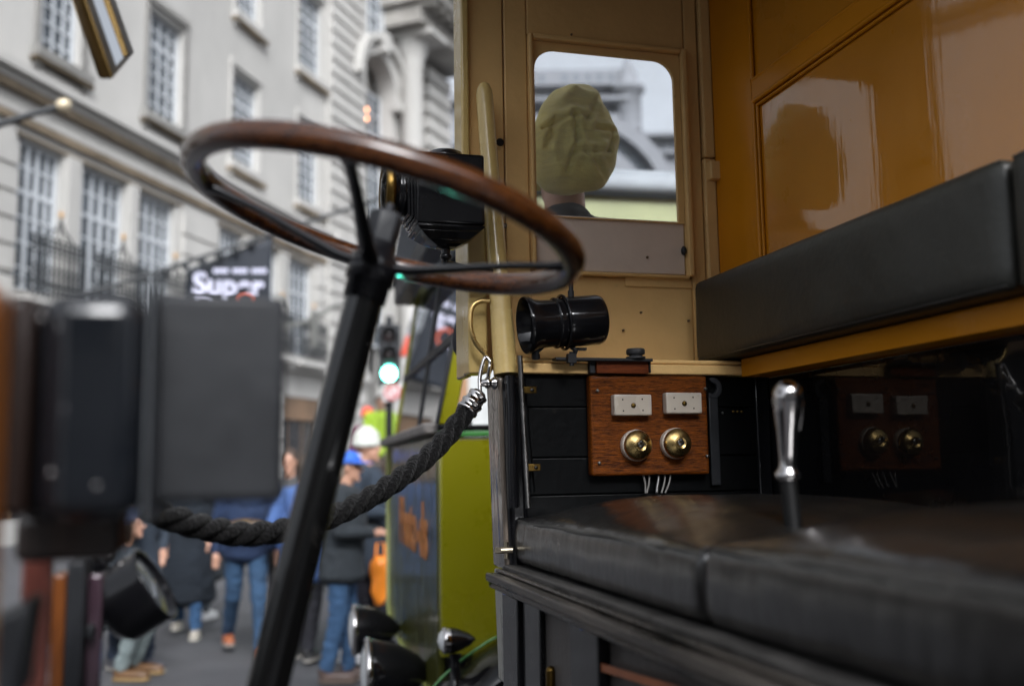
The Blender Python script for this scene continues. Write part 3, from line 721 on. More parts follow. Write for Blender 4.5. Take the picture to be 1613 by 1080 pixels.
# --- spotlight on its bar
SP = MB(); a = on(872, 565, 1, 1.915); b = on(1024, 563, 1, 1.915)
SP.box(a.x, b.x, 1.900, 1.925, a.z-.004, a.z+.002)
spot = SP.build('spotlight', BLKM, VAN, bev=.001)
c = on(1001, 553, 1, 1.912)
m = MB(); m.lathe((c.x, c.y, a.z+.002), (0, 0, 1), [(0, .020), (.004, .0205), (.005, .015), (.007, .013), (.009, .0185), (.011, .0195), (.018, .0195), (.021, .0175), (.022, 0)], 28); m.build('knob', BLKS, spot)
ca = on(833, 512, 1, 1.905); cb = on(948, 503, 1, 1.905+.0); L = (cb-ca).length
ax = (cb-ca).normalized()
R0 = .0515
bd = MB(); bd.lathe(ca, ax, [(.074, .050), (.078, .051), (.082, R0), (L-.012, R0), (L-.004, .049), (L, .043), (L+.001, 0)], 40); bd.build('lamp_body', BLKG, spot)
bd = MB(); bd.lathe(ca, ax, [(.070, .052), (.071, .0575), (.0745, .0575), (.0755, .052)], 40); bd.lathe(ca, ax, [(.052, .047), (.054, .052), (.057, .052), (.069, .050)], 36); bd.build('lamp_rim', BLKG, spot)
bd = MB(); bd.lathe(ca, ax, [(-.010, .057), (-.008, .0585), (.0, .058), (.010, .0525), (.024, .049), (.052, .0475)], 40)
bd.lathe(ca, ax, [(-.010, .057), (-.007, .055), (.006, .049), (.022, .044), (.04, .04), (.041, 0)], 40); bd.build('lamp_hood', BLKG, spot)
m = MB(); c = ca+ax*(L*.58); m.tube([c+V((0, 0, -.052)), c+V((.004, -.01, -.060)), (c.x+.004, 1.91, a.z+.006), (c.x-.003, 1.91, a.z)], .0055, 10)
m.build('lamp_foot', BLKM, spot); m = MB()
m.tube([c+V((0, 0, .050)), c+V((0, 0, .064))], .0065, 12); m.tube([c+V((0, 0, .06)), c+V((.002, .0, .095))], .0048, 12)
m.build('lamp_neck', BLKM, spot); m = MB(); m.box(c.x+.008, c.x+.030, 1.90, 1.915, c.z-.058, c.z-.053); m.build('foot_plate', BLKM, spot); m = MB()
m.tube([(c.x-.075, 1.912, a.z), (c.x-.078, 1.905, a.z+.015), (c.x-.062, 1.905, c.z-.045)], .009, 8)
m.build('lamp_strut', BLKM, spot); m = MB()
m.box(a.x+.022, a.x+.040, 1.888, 1.90, a.z-.010, a.z+.008); m.tube([(a.x+.031, 1.893, a.z-.016), (a.x+.031, 1.893, a.z+.012)], .005, 6)
m.build('lamp_bracket', BLKM, spot)
c = ca+ax*(L*.58); m = MB(); m.tube([c+V((0, .0, .064)), c+V((.0, .01, .115))], .004, 10); m.build('stem', STEEL, spot)
# --- cables below the board
for (a, b, t) in ((1012, 1018, 0), (1022, 1020, 0), (1036, 1036, 1), (1047, 1043, 0), (1056, 1049, 0)):
    m = MB(); p, q = on(a, 746, 1, 1.935), on(b, 776, 1, 1.93); pts = [p.lerp(q, k/24)+V((.002*math.sin(k/6+t), 0, 0)) for k in range(25)]
    m.tube(pts, [(.0032+.0008*(k % 2)) if t else .0021 for k in range(25)], 8); m.build('cable', STEEL if t else mat('grey_cable', (.16, .15, .14), .5), VAN)
# --- bulkhead
def px_b(px, py, X): return on(px, py, 0, X)
zR0, zR1 = 2.368, 2.415
yS = px_b(1192, 300, XB).y
bevel_box(XB+.006, XB+.02, .30, YW+.02, 1.80, ZT, 'bulkhead', OCHRE, VAN, .001)
bevel_box(XB-.002, XB+.005, yS+.002, YW-.013, 1.80, ZT, 'bulkhead_stile', OCHRE2, VAN, .002)
bevel_box(XB-.002, XB+.005, .30, yS, zR0+.001, zR1, 'bulkhead_rail', OCHRE2, VAN, .002)
m = MB()
m.tube([(XB, yS-.004, 1.80), (XB, yS-.004, zR0)], .0055, 10); m.tube([(XB+.002, yS-.016, 1.80), (XB+.002, yS-.016, zR0-.012)], .0035, 8)
m.tube([(XB, yS-.004, zR0-.002), (XB, .30, zR0-.002)], .0058, 10); m.tube([(XB+.002, yS-.016, zR0-.014), (XB+.002, .30, zR0-.014)], .0038, 8)
m.tube([(XB, yS-.004, zR1), (XB, .30, zR1)], .004, 8); m.tube([(XB, yS-.004, zR1+.002), (XB, yS-.004, ZT)], .005, 10)
m.build('bulkhead_moulding', OCHRE2, VAN)
m = MB(); m.box(XB-.032, XB+.02, .30, YL-.02, zLg-.004, zLg+.034); m.box(XB-.026, XB+.02, .30, YL-.02, zLg+.0345, 1.805)
m.build('bulkhead_shelf', OCHRE2, VAN, bev=.004, seg=3)
bevel_box(XL, XL+.02, .30, YL, .9, zLg-.005, 'lower_bulkhead', BLKPANEL, VAN, .001)
# --- cushions
def cushion(name, mt, x0, x1, y0, y1, z0, z1, crown, r, ax, parent, seed=0, wr=.002, n=56):
    """rounded slab; crown pushes the middle of the face along ax ('z' up or 'x' forward, i.e. -x)"""
    mb = MB(); S = (x1-x0)/2, (y1-y0)/2, (z1-z0)/2; Cc = V(((x0+x1)/2, (y0+y1)/2, (z0+z1)/2)); idx = {}
    def vert(p):
        k = tuple(round(q, 5) for q in p)
        if k in idx: return idx[k]
        q = [p[i]*S[i] for i in range(3)]
        # round the corners
        c = [max(-(S[i]-r), min(S[i]-r, q[i])) for i in range(3)]; d = V([q[i]-c[i] for i in range(3)])
        if d.length > 1e-9: d = d.normalized()*min(r, max(abs(q[i]-c[i]) for i in range(3)))
        q = V(c)+d
        u, v_ = (q[0]/S[0], q[1]/S[1]) if ax == 'z' else (q[1]/S[1], q[2]/S[2])
        f = (max(0, 1-abs(u)**3.4)*max(0, 1-abs(v_)**3.2)) if ax == 'z' else max(0, 1-u**4)*max(0, 1-v_**4)
        nn = noise.noise(V((q[0]*7+seed, q[1]*7, q[2]*7)))*wr*1.6+noise.noise(V((q[0]*22+seed, q[1]*22, q[2]*22)))*wr*.7
        if ax == 'z':
            if q[2] > 0: q = q+V((0, 0, (crown*f)*(q[2]/S[2])+nn))
            e = max(0, 1-abs(q[2]/S[2])**2); q.x += math.copysign(e*.005+nn*.6+.0018*noise.noise(V((seed, q[1]*60, q[2]*14))), q.x) if abs(q.x) > S[0]*.9 else 0
            # gathers in the leather near the ends
            if q[2] > 0: q.z -= .0007*math.exp(-((1-abs(v_))/.16)**2)*(.5+.5*math.sin(q[0]*95+2.2*math.sin(q[0]*31)))
        else:
            if q[0] < 0: q = q-V((crown*f+nn, 0, 0))
        mb.v.append(Cc+q); idx[k] = len(mb.v)-1; return idx[k]
    for i in range(3):
        j, k = (i+1) % 3, (i+2) % 3
        nj = n if S[j] > .1 else 12; nk = n if S[k] > .1 else 12
        for sgn in (-1, 1):
            for a in range(nj):
                for b in range(nk):
                    q = []
                    for (da, db) in ((0, 0), (1, 0), (1, 1), (0, 1)):
                        p = [0, 0, 0]; p[i] = sgn; p[j] = -1+2*(a+da)/nj; p[k] = -1+2*(b+db)/nk; q.append(vert(p))
                    mb.f.append(tuple(q) if sgn > 0 else tuple(reversed(q))); mb.sm.append(True)
    return mb.build(name, mt, parent)
zc = 1.392
c1 = cushion('seat_cushion', LEATHER, .535, 1.105, 1.098, 1.925, zc, 1.479, .048, .014, 'z', VAN, 3)
c2 = cushion('seat_cushion', LEATHER, .535, 1.105, .30, 1.096, zc, 1.487, .052, .015, 'z', VAN, 11, .0014)
for (y0, y1, pr_) in ((1.105, 1.915, c1), (.31, 1.08, c2)):
    m = MB()
    for zz in (1.4735 if pr_ is c1 else 1.4805,):
        m.tube([(.5375, y0+.006+(y1-y0-.012)*k/40, zz+.0015*math.sin(k*.5)) for k in range(41)], .0032, 8)
    m.build('piping', PIPING, pr_)
b1 = cushion('back_cushion', LEATHG, 1.0, 1.078, 1.092, 2.052, 1.806, 1.992, .010, .016, 'x', VAN, 5, .0015)
b2 = cushion('back_cushion', LEATHG, 1.0, 1.078, .30, 1.084, 1.800, 1.992, .010, .016, 'x', VAN, 9, .0015)
for (y0, y1, pr_) in ((1.10, 2.04, b1), (.31, 1.076, b2)):
    m = MB()
    for zz in (1.985, 1.813): m.tube([(1.006 if zz > 1.9 else 1.003, y0+(y1-y0)*k/30, zz) for k in range(31)], .0026, 8)
    m.build('piping', PIPING, pr_)
# --- seat base, scuffed trim, kick panel
bevel_box(.512, 1.1, .30, 1.94, 1.368, 1.389, 'seat_board', DUSTW, VAN, .003)
m = MB()
for (x0, x1, z0, z1) in ((.480, .512, 1.358, 1.374), (.487, .515, 1.345, 1.357), (.500, .5115, 1.3745, 1.381)): m.box(x0, x1, .30, 1.955, z0, z1)
m.build('seat_trim', TRIM, VAN, bev=.005, seg=3)
m = MB(); m.box(.52, .54, .30, 1.93, .55, 1.3435); m.build('kick_panel', GREYP, VAN)
for (y0, y1, d) in ((1.80, 1.905, .02), (1.685, 1.79, .012), (1.46, 1.517, .014), (1.375, 1.452, .02), (.70, .78, .02)):
    bevel_box(.52-d, .519, y0, y1, .55, 1.341, 'batten', BLKG, VAN, .003)
m = MB(); c = on(868, 1068, 0, .515); m.tube([c+V((0, 0, -.05)), c+V((0, 0, .012))], .009, 14, flat=1); m.ellipsoid(c+V((0, 0, .012)), (.009, .009, .009)); m.build('toggle_catch', BRASSD, VAN)
m = MB(); m.hexa([on(932, 1052, 0, .505), on(1030, 1082, 0, .505), on(1030, 1082, 0, .515), on(932, 1052, 0, .515), on(934, 1040, 0, .505), on(1075, 1082, 0, .505), on(1075, 1082, 0, .515), on(934, 1040, 0, .515)]); m.build('leather_strap', mat('tan_leather_strap', (.28, .09, .035), .5, var=.3), VAN)
# small catch bolts on the pillar
c = on(794, 866, 1, 1.925); m = MB(); m.tube([c+V((-.018, 0, 0)), c+V((.016, -.004, 0))], .0065, 10); m.tube([c+V((.004, -.002, -.016)), c+V((.004, -.002, .016))], .0042, 8); m.box(c.x-.02, c.x-.008, c.y-.008, c.y+.004, c.z-.004, c.z+.006); m.build('door_bolt', mat('dull_nickel', (.42, .37, .28), .3, 1, var=.3), VAN)
c = on(778, 915, 1, 1.94); m = MB(); m.lathe(c, (-.6, -1, 0), [(-.01, .011), (.004, .011), (.006, .008), (.007, 0)], 6, smooth=False); m.build('bolt_head', mat('green_tinged_brass', (.12, .15, .06), .3, .9), VAN)
# --- roof, floor, chassis, goods body, out of view, shaping the light in the cab
bevel_box(.28, 3.9, .45, 2.11, ZT+.002, ZT+.04, 'roof', mat('brown_bounce_ceiling', (.12, .06, .02), .5, coat=.2, var=.2), VAN, .01)  # unseen roof, cut short and browned to steer light inside
bevel_box(-.95, 1.10, .28, 2.12, .88, .93, 'cab_floor', BLKM, VAN, .005)
bevel_box(XL+.03, 3.9, .28, 2.12, .88, ZT, 'goods_body', OCHRE2, VAN, .02)
for y in (.55, 1.8): bevel_box(-1.3, 3.8, y-.05, y+.05, .62, .80, 'chassis_rail', BLKM, VAN, .01)
bevel_box(-1.25, -.97, .5, 1.9, .62, 1.30, 'radiator', BLKG, VAN, .03)
bevel_box(.2, 1.4, 2.13, 2.66, .82, .85, 'running_board', BLKM, VAN, .004)
m = MB()
for (x_, y_) in ((.3, 2.4), (1.3, 2.4)): m.tube([(x_, 2.13, .80), (x_, 2.6, .81)], .02, 8); m.tube([(x_, 2.1, .68), (x_, 2.4, .80)], .02, 8)
m.build('step_bracket', BLKM, VAN)
def wheel(x, y, z, rr_, parent, side=1):
    m = MB(); m.lathe((x, y-.05, z), (0, 1, 0), [(0, rr_*.8), (.01, rr_*.97), (.05, rr_), (.09, rr_*.97), (.10, rr_*.8), (.05, rr_*.78), (0, rr_*.8)], 40); t = m.build('wheel', BLKS, parent)
    m = MB(); m.lathe((x, y-.09, z), (0, 1, 0), [(0, .001), (0, .07), (.18, .07), (.18, .001)], 20)
    for k in range(10): a_ = 2*PI*k/10; m.tube([(x+.06*math.cos(a_), y, z+.06*math.sin(a_)), (x+rr_*.8*math.cos(a_), y, z+rr_*.8*math.sin(a_))], .022, 8)
    m.build('spokes', OLIVED, t)
for (x_, y_) in ((-.75, .40), (-.75, 1.98), (2.8, .40), (2.8, 1.98)): wheel(x_, y_, .42, .42, VAN)

# --- steering wheel and column
Cw = V((.1726, 1.1922, 1.883)); nW = V((.2581, -.0079, .966)).normalized(); e1 = V((.966, 0, -.258)); e1 = (e1-nW*e1.dot(nW)).normalized(); e2 = nW.cross(e1); RW = .235
m = MB(); N = 96
m.tube([Cw+(e1*math.cos(2*PI*k/N)+e2*math.sin(2*PI*k/N))*RW for k in range(N)], .0158, 18, closed=True, up_=nW)
sw = m.build('steering_wheel', RIMW, VAN)
def wp(t, r_, h): return Cw+(e1*math.cos(t)+e2*math.sin(t))*r_+nW*h
for k in range(4):
    t = R(252+90*k); m = MB()
    m.tube([wp(t, .012, -.060), wp(t, .045, -.056), wp(t, .10, -.040), wp(t, .16, -.022), wp(t, .205, -.012), wp(t, .226, -.008)], [.0125, .012, .0095, .008, .008, .012], 12, flat=.55, up_=nW)
    m.build('spoke', BLKG, sw)
hub = MB(); hub.lathe(Cw, nW, [(-.105, .024), (-.104, .0265), (-.082, .0265), (-.081, .030), (-.050, .030), (-.046, .024), (-.030, .022), (-.030, 0)], 32); hub.build('hub', BLKG, sw)
nut = MB(); nut.lathe(Cw, nW, [(-.030, 0), (-.030, .0215), (.006, .0215), (.010, .018), (.011, 0)], 6, smooth=False); nut.lathe(Cw, nW, [(.011, .006), (.020, .006), (.022, .004), (.022, 0)], 10)
nut.build('hub_nut', BLKM, sw, bev=.0015)
m = MB(); m.tube([Cw-nW*.104, Cw-nW*.5+V((.010, 0, 0)), Cw-nW*1.08+V((.027, 0, 0))], [.0232, .0238, .0245], 32); m.build('steering_column', mat('column_black_enamel', (.003, .003, .003), .4, coat=1, coatr=.03, cior=1.5, spec=.05, var=.2), VAN)

# --- hand lever rising between the two cushions
a = on(1252, 850, 0, .70); b = on(1241, 752, 0, .70); c = on(1241, 605, 0, .70)
a = a+(a-b)*1.2
m = MB(); m.tube([a, b], [.0135, .0112], 12); lev = m.build('hand_lever', mat('black_iron_rod', (.003, .003, .003), .5, spec=.2), VAN)
d = (c-b); Lh = d.length; ax2 = d.normalized()
m = MB(); m.lathe(b, ax2, [(-.004, .012), (0, .0165), (.005, .0175), (.010, .0135), (.016, .0110), (.03, .0118), (.06, .0142), (.085, .0178), (.103, .0200), (.115, .0190), (.124, .0130), (.1275, .005), (.128, 0)], 28)
g_ = m.build('lever_grip', CHROME, lev)
side = V((.86, -.5, 0))
m = MB(); m.tube([b+ax2*.095+side*.013, b+ax2*.108+side*.0165, b+ax2*.099+side*.0185, b+ax2*.080+side*.0170, b+ax2*.062+side*.0145], .0032, 8); m.build('squeeze_trigger', CHROME, lev)
slot = MB(); slot.tube([b+ax2*.062+side*.0105, b+ax2*.1+side*.0135], .0035, 8); slot.build('grip_slot', BLKM, lev)

# --- carriage side lamps: one on the far post, one close to the lens on the near side
def side_lamp(X0, X1, Y0, Y1, Z0, Z1, front, label, mt_box, rim_r, foot=True, parent=VAN):
    """box body, stepped barrel and brass rimmed lens towards -x, lid on top, dished foot"""
    cx_, cy_, cz_ = (X0+X1)/2, (Y0+Y1)/2, (Z0+Z1)/2; h = Z1-Z0
    m = MB(); m.box(X0, X1, Y0, Y1, Z0, Z1); lamp = m.build('side_lamp', mt_box, parent, bev=.006, seg=3)
    if label: lamp['label'] = label
    m = MB()
    for k, q in enumerate((.006, .012, .018)): m.box(X0-.004-k*.006, X0+.002-k*.006, Y0+q*.6, Y1-q*.6, Z0+q, Z1-q)
    m.build('stepped_frame', BLKG, lamp, bev=.002)
    m = MB(); m.lathe((X0-.016, cy_, cz_), (-1, 0, 0), [(0, rim_r*.78), (.006, rim_r*.84), (.008, rim_r*.80), (.020, rim_r*.80), (.024, rim_r*.90), (front, rim_r*.94)], 36); m.build('barrel', BLKG, lamp)
    m = MB(); m.lathe((X0-.016-front, cy_, cz_), (-1, 0, 0), [(-.003, rim_r*.93), (0, rim_r), (.004, rim_r*1.02), (.014, rim_r*1.0), (.017, rim_r*.95), (.014, rim_r*.86)], 36); m.build('brass_rim', BRASSD, lamp)
    m = MB(); m.lathe((X0-.016-front, cy_, cz_), (-1, 0, 0), [(.012, rim_r*.87), (.018, rim_r*.5), (.020, 0)], 30); m.build('lens', GLASS, lamp)
    if not foot: return lamp
    m = MB(); m.lathe((cx_, cy_, Z1), (0, 0, 1), [(0, 0), (0, h*.30), (.004, h*.31), (.008, h*.27), (.015, h*.24), (.018, h*.20), (.019, 0)], 32, sx=1); m.build('chimney_cap', BLKG, lamp)
    m = MB()
    vs = [(X0, Y0), (X1, Y0), (X1, Y1), (X0, Y1)]; prv = None
    for (q, zz) in ((.98, -.001), (1.0, -.004), (.86, -.012), (.6, -.026), (.3, -.036), (.1, -.040)):
        ring = [(cx_+(x_-cx_)*q, cy_+(y_-cy_)*q, Z0+zz) for (x_, y_) in vs]
        if prv: m.hexa(ring+prv, True)
        prv = ring
    m.tube([(cx_, cy_, Z0-.036), (cx_, cy_, Z0-.05)], .009, 12); m.ellipsoid((cx_, cy_, Z0-.054), (.012, .012, .008))
    m.build('dished_foot', BLKG, lamp, bev=.003)
    return lamp
q0, q1 = on(655, 300, 1, 1.87), on(764, 300, 1, 1.87)
fl = side_lamp(q0.x+.002, q1.x, 1.87, 1.985, on(710, 352, 1, 1.87).z, on(710, 240, 1, 1.87).z, .026, None, BLKG, .060)
m = MB()
cx_ = (q0.x+q1.x)/2; zz = on(710, 352, 1, 1.87).z-.055
m.tube([(cx_, 1.93, zz+.01), (cx_, 1.93, zz-.012), (cx_+.09, 2.0, zz-.014)], .008, 10); m.box(cx_+.01, cx_+.10, 1.93, 1.95, zz-.030, zz-.020)
m.build('lamp_arm', BLKG, fl)
# near lamp, large and out of focus
q0, q1 = on(240, 630, 1, .78), on(449, 630, 1, .78)
nl = side_lamp(q0.x, q1.x, .78, .90, on(340, 792, 1, .78).z, on(340, 463, 1, .78).z, .030, 'matt grey side of the lamp nearest the camera', BLKM, .070, False)
# its glossy front housing
r0x = on(46, 630, 1, .70).x; r1x = on(225, 630, 1, .73).x
h_ = MB().box(r0x, r1x, .715, .90, on(140, 818, 1, .715).z, on(140, 458, 1, .715).z).build('lamp_housing', mat('rain_spotted_enamel', (.004, .005, .007), .3, coat=.9, var=.3, cb=.12, cbs=9, spec=.1), nl, bev=.016, seg=4)
bevel_box(r1x+.001, q0.x+.003, .728, .92, on(232, 828, 1, .735).z, on(232, 450, 1, .735).z, 'lamp_flange', mat('grey_flange', (.028, .031, .035), .45, spec=.4, var=.3), nl, .008, 4)  # flange is a lighter grey than the housing beside it
c0_ = on(44, 640, 1, .715); c1_ = on(97, 640, 1, .712); m = MB(); m.box(c1_.x-.0012, c1_.x+.0012, .7125, .716, on(97, 800, 1, .712).z, on(97, 470, 1, .712).z); m.build('housing_bead', BLKM, nl, bev=.0008)
m = MB(); m.box(c0_.x-.030, c0_.x-.0005, .722, .90, on(20, 815, 1, .72).z, on(20, 462, 1, .72).z); m.build('lamp_frame', mat('dark_brown_lacquer', (.014, .007, .005), .5, coat=.25, spec=.2), nl, bev=.006)
q = MB()
for (a, b) in ((100, 645), (80, 745), (152, 765), (66, 500)): q.ellipsoid(on(a, b, 1, .714), (.0013, .001, .0018), 8, 6)
q.build('raindrop', CHROME, nl)
# amber varnished pillar at the very edge, wooden rail, dash post
m = MB(); a = on(-60, 400, 1, .66); b = on(-22, 700, 1, .66)
m.box(a.x, b.x, .66, .72, .9, on(0, 440, 1, .66).z); m.build('windscreen_pillar', mat('amber_varnish', (.36, .11, .01), .3, coat=.6, var=.2), VAN, bev=.006)
a, b = on(20, 850, 1, .86), on(188, 850, 1, .86)
bevel_box(a.x, b.x, .86, .93, on(110, 884, 1, .86).z, on(110, 806, 1, .86).z, 'scuttle_rail', mat('dark_brown_rail', (.035, .024, .02), .4, coat=.3, var=.4), VAN, .008, 3)
bevel_box(b.x+.0005, b.x+.006, .862, .928, on(180, 866, 1, .86).z, on(180, 800, 1, .86).z, 'rail_end', POSTW, VAN, .002)
def zpx(px, py, Y): return on(px, py, 1, Y).z
for (nm, mt_, a, b, top, Y, th) in (('dash_post', POSTW, 77, 101, 905, 1.20, .05), ('post_edge', BLKM, 102, 131, 885, 1.20, .06), ('post_facing', mat('violet_sheen_lacquer', (.07, .04, .055), .2, .2, coat=1, var=.5, vs=12, cb=.4, stretch=(6, 6, 1)), 132, 159, 905, 1.23, .03)):
    xa_, xb_ = on(a, 1000, 1, Y).x, on(b, 1000, 1, Y).x; bevel_box(xa_, xb_, Y, Y+th, .93, zpx((a+b)/2, top, Y), nm, mt_, VAN, .003)
c = on(141, 993, 1, 1.225); bevel_box(c.x-.009, c.x+.006, 1.215, 1.229, c.z-.007, c.z+.007, 'post_latch', BLKM, VAN, .002)
bevel_box(on(28, 1000, 1, 1.05).x, on(76, 1000, 1, 1.05).x, 1.05, 1.07, .93, zpx(50, 872, 1.05), 'scuttle_panel', REDW, VAN, .004)
m = MB(); P_ = [on(-40, 985, 1, .80), on(52, 940, 1, .80), on(30, 1100, 1, .80), on(-60, 1120, 1, .80)]
m.add(P_+[p+V((0, .05, 0)) for p in P_], [(0, 1, 2, 3), (7, 6, 5, 4), (0, 4, 5, 1), (1, 5, 6, 2), (2, 6, 7, 3), (3, 7, 4, 0)]); m.build('pillar_bracket', BLKM, VAN, bev=.006)
# chrome acorn knob and a black canister lamp beside the post
c = on(148, 876, 1, 1.35); m = MB(); m.lathe(c, (1, -.05, .0), [(-.02, .0075), (.0, .0085), (.006, .0085), (.008, .007), (.012, .0105), (.018, .0105), (.024, .0075), (.027, 0)], 20); m.build('acorn_knob', CHROME, VAN)
ce = on(240, 922, 1, 1.337); cs = on(184, 956, 1, 1.343); ax3 = (ce-cs).normalized(); Lc = (ce-cs).length
m = MB(); rc = .048
m.lathe(cs, ax3, [(-.012, 0), (-.012, rc*.75), (0, rc*.97), (.004, rc), (Lc, rc), (Lc+.004, rc*1.04), (Lc+.006, rc*1.02), (Lc+.004, rc*.93), (Lc*.5, rc*.9), (Lc*.5, 0)], 36); cn = m.build('canister_lamp', BLKG, VAN)
m = MB(); m.lathe(cs, ax3, [(Lc-.002, rc*.91), (Lc+.002, rc*.5), (Lc+.003, 0)], 30); m.build('lens', mat('grey_lens', (.10, .11, .12), .15, coat=1, var=.3), cn)
m = MB(); m.tube([cs, cs+V((-.02, .02, -.02)), (cs.x-.06, 1.35, cs.z-.04)], .008, 10); m.build('lamp_arm', BLKG, cn); m = MB(); m.tube([on(150, 870, 1, 1.40), on(168, 925, 1, 1.42)], [.012, .010], 12); m.build('lamp_bracket', BLKG, cn)

# --- rear view mirror hanging into the frame
B_ = at_depth(172, 126, 1.30); Cc_ = at_depth(206, 86, 1.42)
vl = at_depth(128, 0, 1.30+0.02)-B_; vl = vl*1.6; th = at_depth(154, 126, 1.28)-B_; th = th.normalized()*.02
P0, P1 = B_, Cc_; P2, P3 = Cc_+vl, B_+vl
# the last corner is cut off like the original bevelled plate
mm = MB(); q = [P0, P1, P2, P3]; mm.add([p for p in q]+[p+th for p in q], [(0, 1, 2, 3), (7, 6, 5, 4), (0, 4, 5, 1), (1, 5, 6, 2), (2, 6, 7, 3), (3, 7, 4, 0)])
BRONZE = mat('dark_bronze', (.055, .034, .010), .38, .9, var=.3, bump=.1)
mir = mm.build('mirror', BRONZE, VAN, bev=.003, seg=3)
nf = (P1-P0).cross(P3-P0).normalized()
if nf.dot(EYE-P0) < 0: nf = -nf
u_ = (P1-P0); v_ = (P3-P0)
m = MB()
def rimseg(p, q, wv): m.hexa([p, q, q+wv[1], p+wv[0], p+nf*.006, q+nf*.006, q+wv[1]+nf*.006, p+wv[0]+nf*.006])
iu, iv = u_*.24, v_*.03
rimseg(P0, P1, (iu+iv, -iu+iv)); rimseg(P1, P2, (-iu+iv, -iu-iv)); rimseg(P3, P0, (iu-iv, iu+iv)); rimseg(P2, P3, (-iu-iv, iu-iv))
m.build('mirror_rim', BRONZE, mir, bev=.0015)
m = MB(); g4 = [P0+iu+iv, P1-iu+iv, P2-iu-iv, P3+iu-iv]; m.add([p+nf*.0015 for p in g4], [(0, 1, 2, 3)]); m.build('mirror_glass', MIRROR, mir)
m = MB(); pm = (P2+P3)/2+th*.5; m.tube([pm, pm+V((-.02, .02, .08)), (pm.x-.1, .9, ZT)], .008, 10); m.build('mirror_arm', BRASSD, mir)

# --- spanner hooked on the lining
m = MB(); c = on(1124, 611, 1, YL-.012)
def flatpoly(mb, pts, y0, y1):
    n = len(pts); mb.add([(p[0], y0, p[1]) for p in pts]+[(p[0], y1, p[1]) for p in pts], [tuple(range(n)), tuple(reversed(range(n, 2*n)))]+[(i, i+n, (i+1) % n+n, (i+1) % n) for i in range(n)])
oc = [(c.x+.021*math.cos(t), c.z+.023*math.sin(t)) for t in [R(118-k*20.5) for k in range(13)]]
ic = [(c.x-.003+.0115*math.cos(t), c.z+.012*math.sin(t)) for t in [R(-128+k*22) for k in range(11)]]
flatpoly(m, oc+ic, YL-.012, YL-.003)
m.box(c.x-.012, c.x+.010, YL-.011, YL-.004, 1.535, c.z-.019)
sp_ = m.build('spanner', BLKM, None, loc=(c.x, YL-.008, 1.50), bev=.002); tag(sp_, 'open ended black spanner hung upright on the black lining right of the oak switch board', 'spanner')

# ================================================================== rope across the doorway
rp_ = root('barrier_rope', on(700, 690, 1, 1.9), 'thick black twisted rope with chrome end slung from the cream post', 'rope')
K = [(740, 640, 1.925), (722, 664, 1.92), (700, 692, 1.91), (660, 730, 1.88), (612, 765, 1.84), (560, 795, 1.80), (500, 822, 1.75), (440, 836, 1.70), (380, 840, 1.66), (330, 832, 1.62), (285, 820, 1.58), (240, 802, 1.55), (200, 770, 1.52), (170, 730, 1.5)]
KP = [on(a, b, 1, y) for a, b, y in K]
def catmull(P, n):
    o = []
    for i in range(len(P)-1):
        p0 = P[max(0, i-1)]; p1 = P[i]; p2 = P[i+1]; p3 = P[min(len(P)-1, i+2)]
        for k in range(n):
            t = k/n; o.append(.5*((2*p1)+(p2-p0)*t+(2*p0-5*p1+4*p2-p3)*t*t+(3*p1-p0-3*p2+p3)*t*t*t))
    return o+[P[-1]]
path = catmull(KP, 26)
ln = [0]
for a, b in zip(path, path[1:]): ln.append(ln[-1]+(b-a).length)
m = MB()
for s3 in range(3):
    pts = []
    for i, p in enumerate(path):
        t = (path[min(i+1, len(path)-1)]-path[max(i-1, 0)]).normalized(); a_ = V((0, -1, 0)); a_ = (a_-t*a_.dot(t)).normalized(); b__ = t.cross(a_)
        ph = -2*PI*ln[i]/.122+2*PI*s3/3
        pts.append(p+(a_*math.cos(ph)+b__*math.sin(ph))*.0096)
    m.tube(pts, [.0112+.0006*noise.noise(q*60) for q in pts], 14)
m.build('rope', ROPE, rp_)
fz_ = MB()
for k in range(420):
    i = random.randrange(8, len(path)-2); t = (path[i+1]-path[i]).normalized(); a_ = V((random.uniform(-1, 1), random.uniform(-1, 1), random.uniform(-1, 1))); a_ = (a_-t*a_.dot(t)).normalized()
    p = path[i]+a_*.018; q = p+a_*random.uniform(.002, .006)+t*random.uniform(-.006, .006); fz_.tube([p, (p+q)/2+t*.001, q], .00028, 3, cap=False)
fz_.build('loose_fibres', ROPE, rp_)['kind'] = 'stuff'
p = path[0]; t = (path[0]-path[8]).normalized()
m = MB(); m.lathe(p-t*.008, t, [(-.004, .0205), (-.003, .0225), (.002, .0225), (.004, .020), (.012, .0205), (.014, .0225), (.018, .0225), (.020, .0195), (.032, .0185), (.034, .0205), (.038, .0205), (.040, .017), (.045, .012), (.047, .006), (.048, 0)], 32); m.build('ferrule', CHROME, rp_)
e = on(762, 567, 1, 1.955); s0_ = p+t*.036
m = MB(); m.tube(catmull([s0_, s0_.lerp(e, .45)+V((-.004, 0, 0)), s0_.lerp(e, .85)+V((-.001, 0, .002)), e+V((.004, 0, .006)), e+V((.012, -.004, -.002)), e+V((.010, -.006, -.016)), s0_.lerp(e, .45)+V((.012, -.006, 0))], 8), .0042, 10); m.build('hook', CHROME, rp_)
c = on(775, 603, 1, 1.935); m = MB(); m.lathe(c+V((-.022, 0, 0)), (1, .1, 0), [(0, 0), (0, .007), (.008, .008), (.010, .011), (.015, .0115), (.017, .008), (.022, .009), (.027, .013), (.030, .013), (.032, .010)], 24); m.build('door_knob', CHROME, VAN)
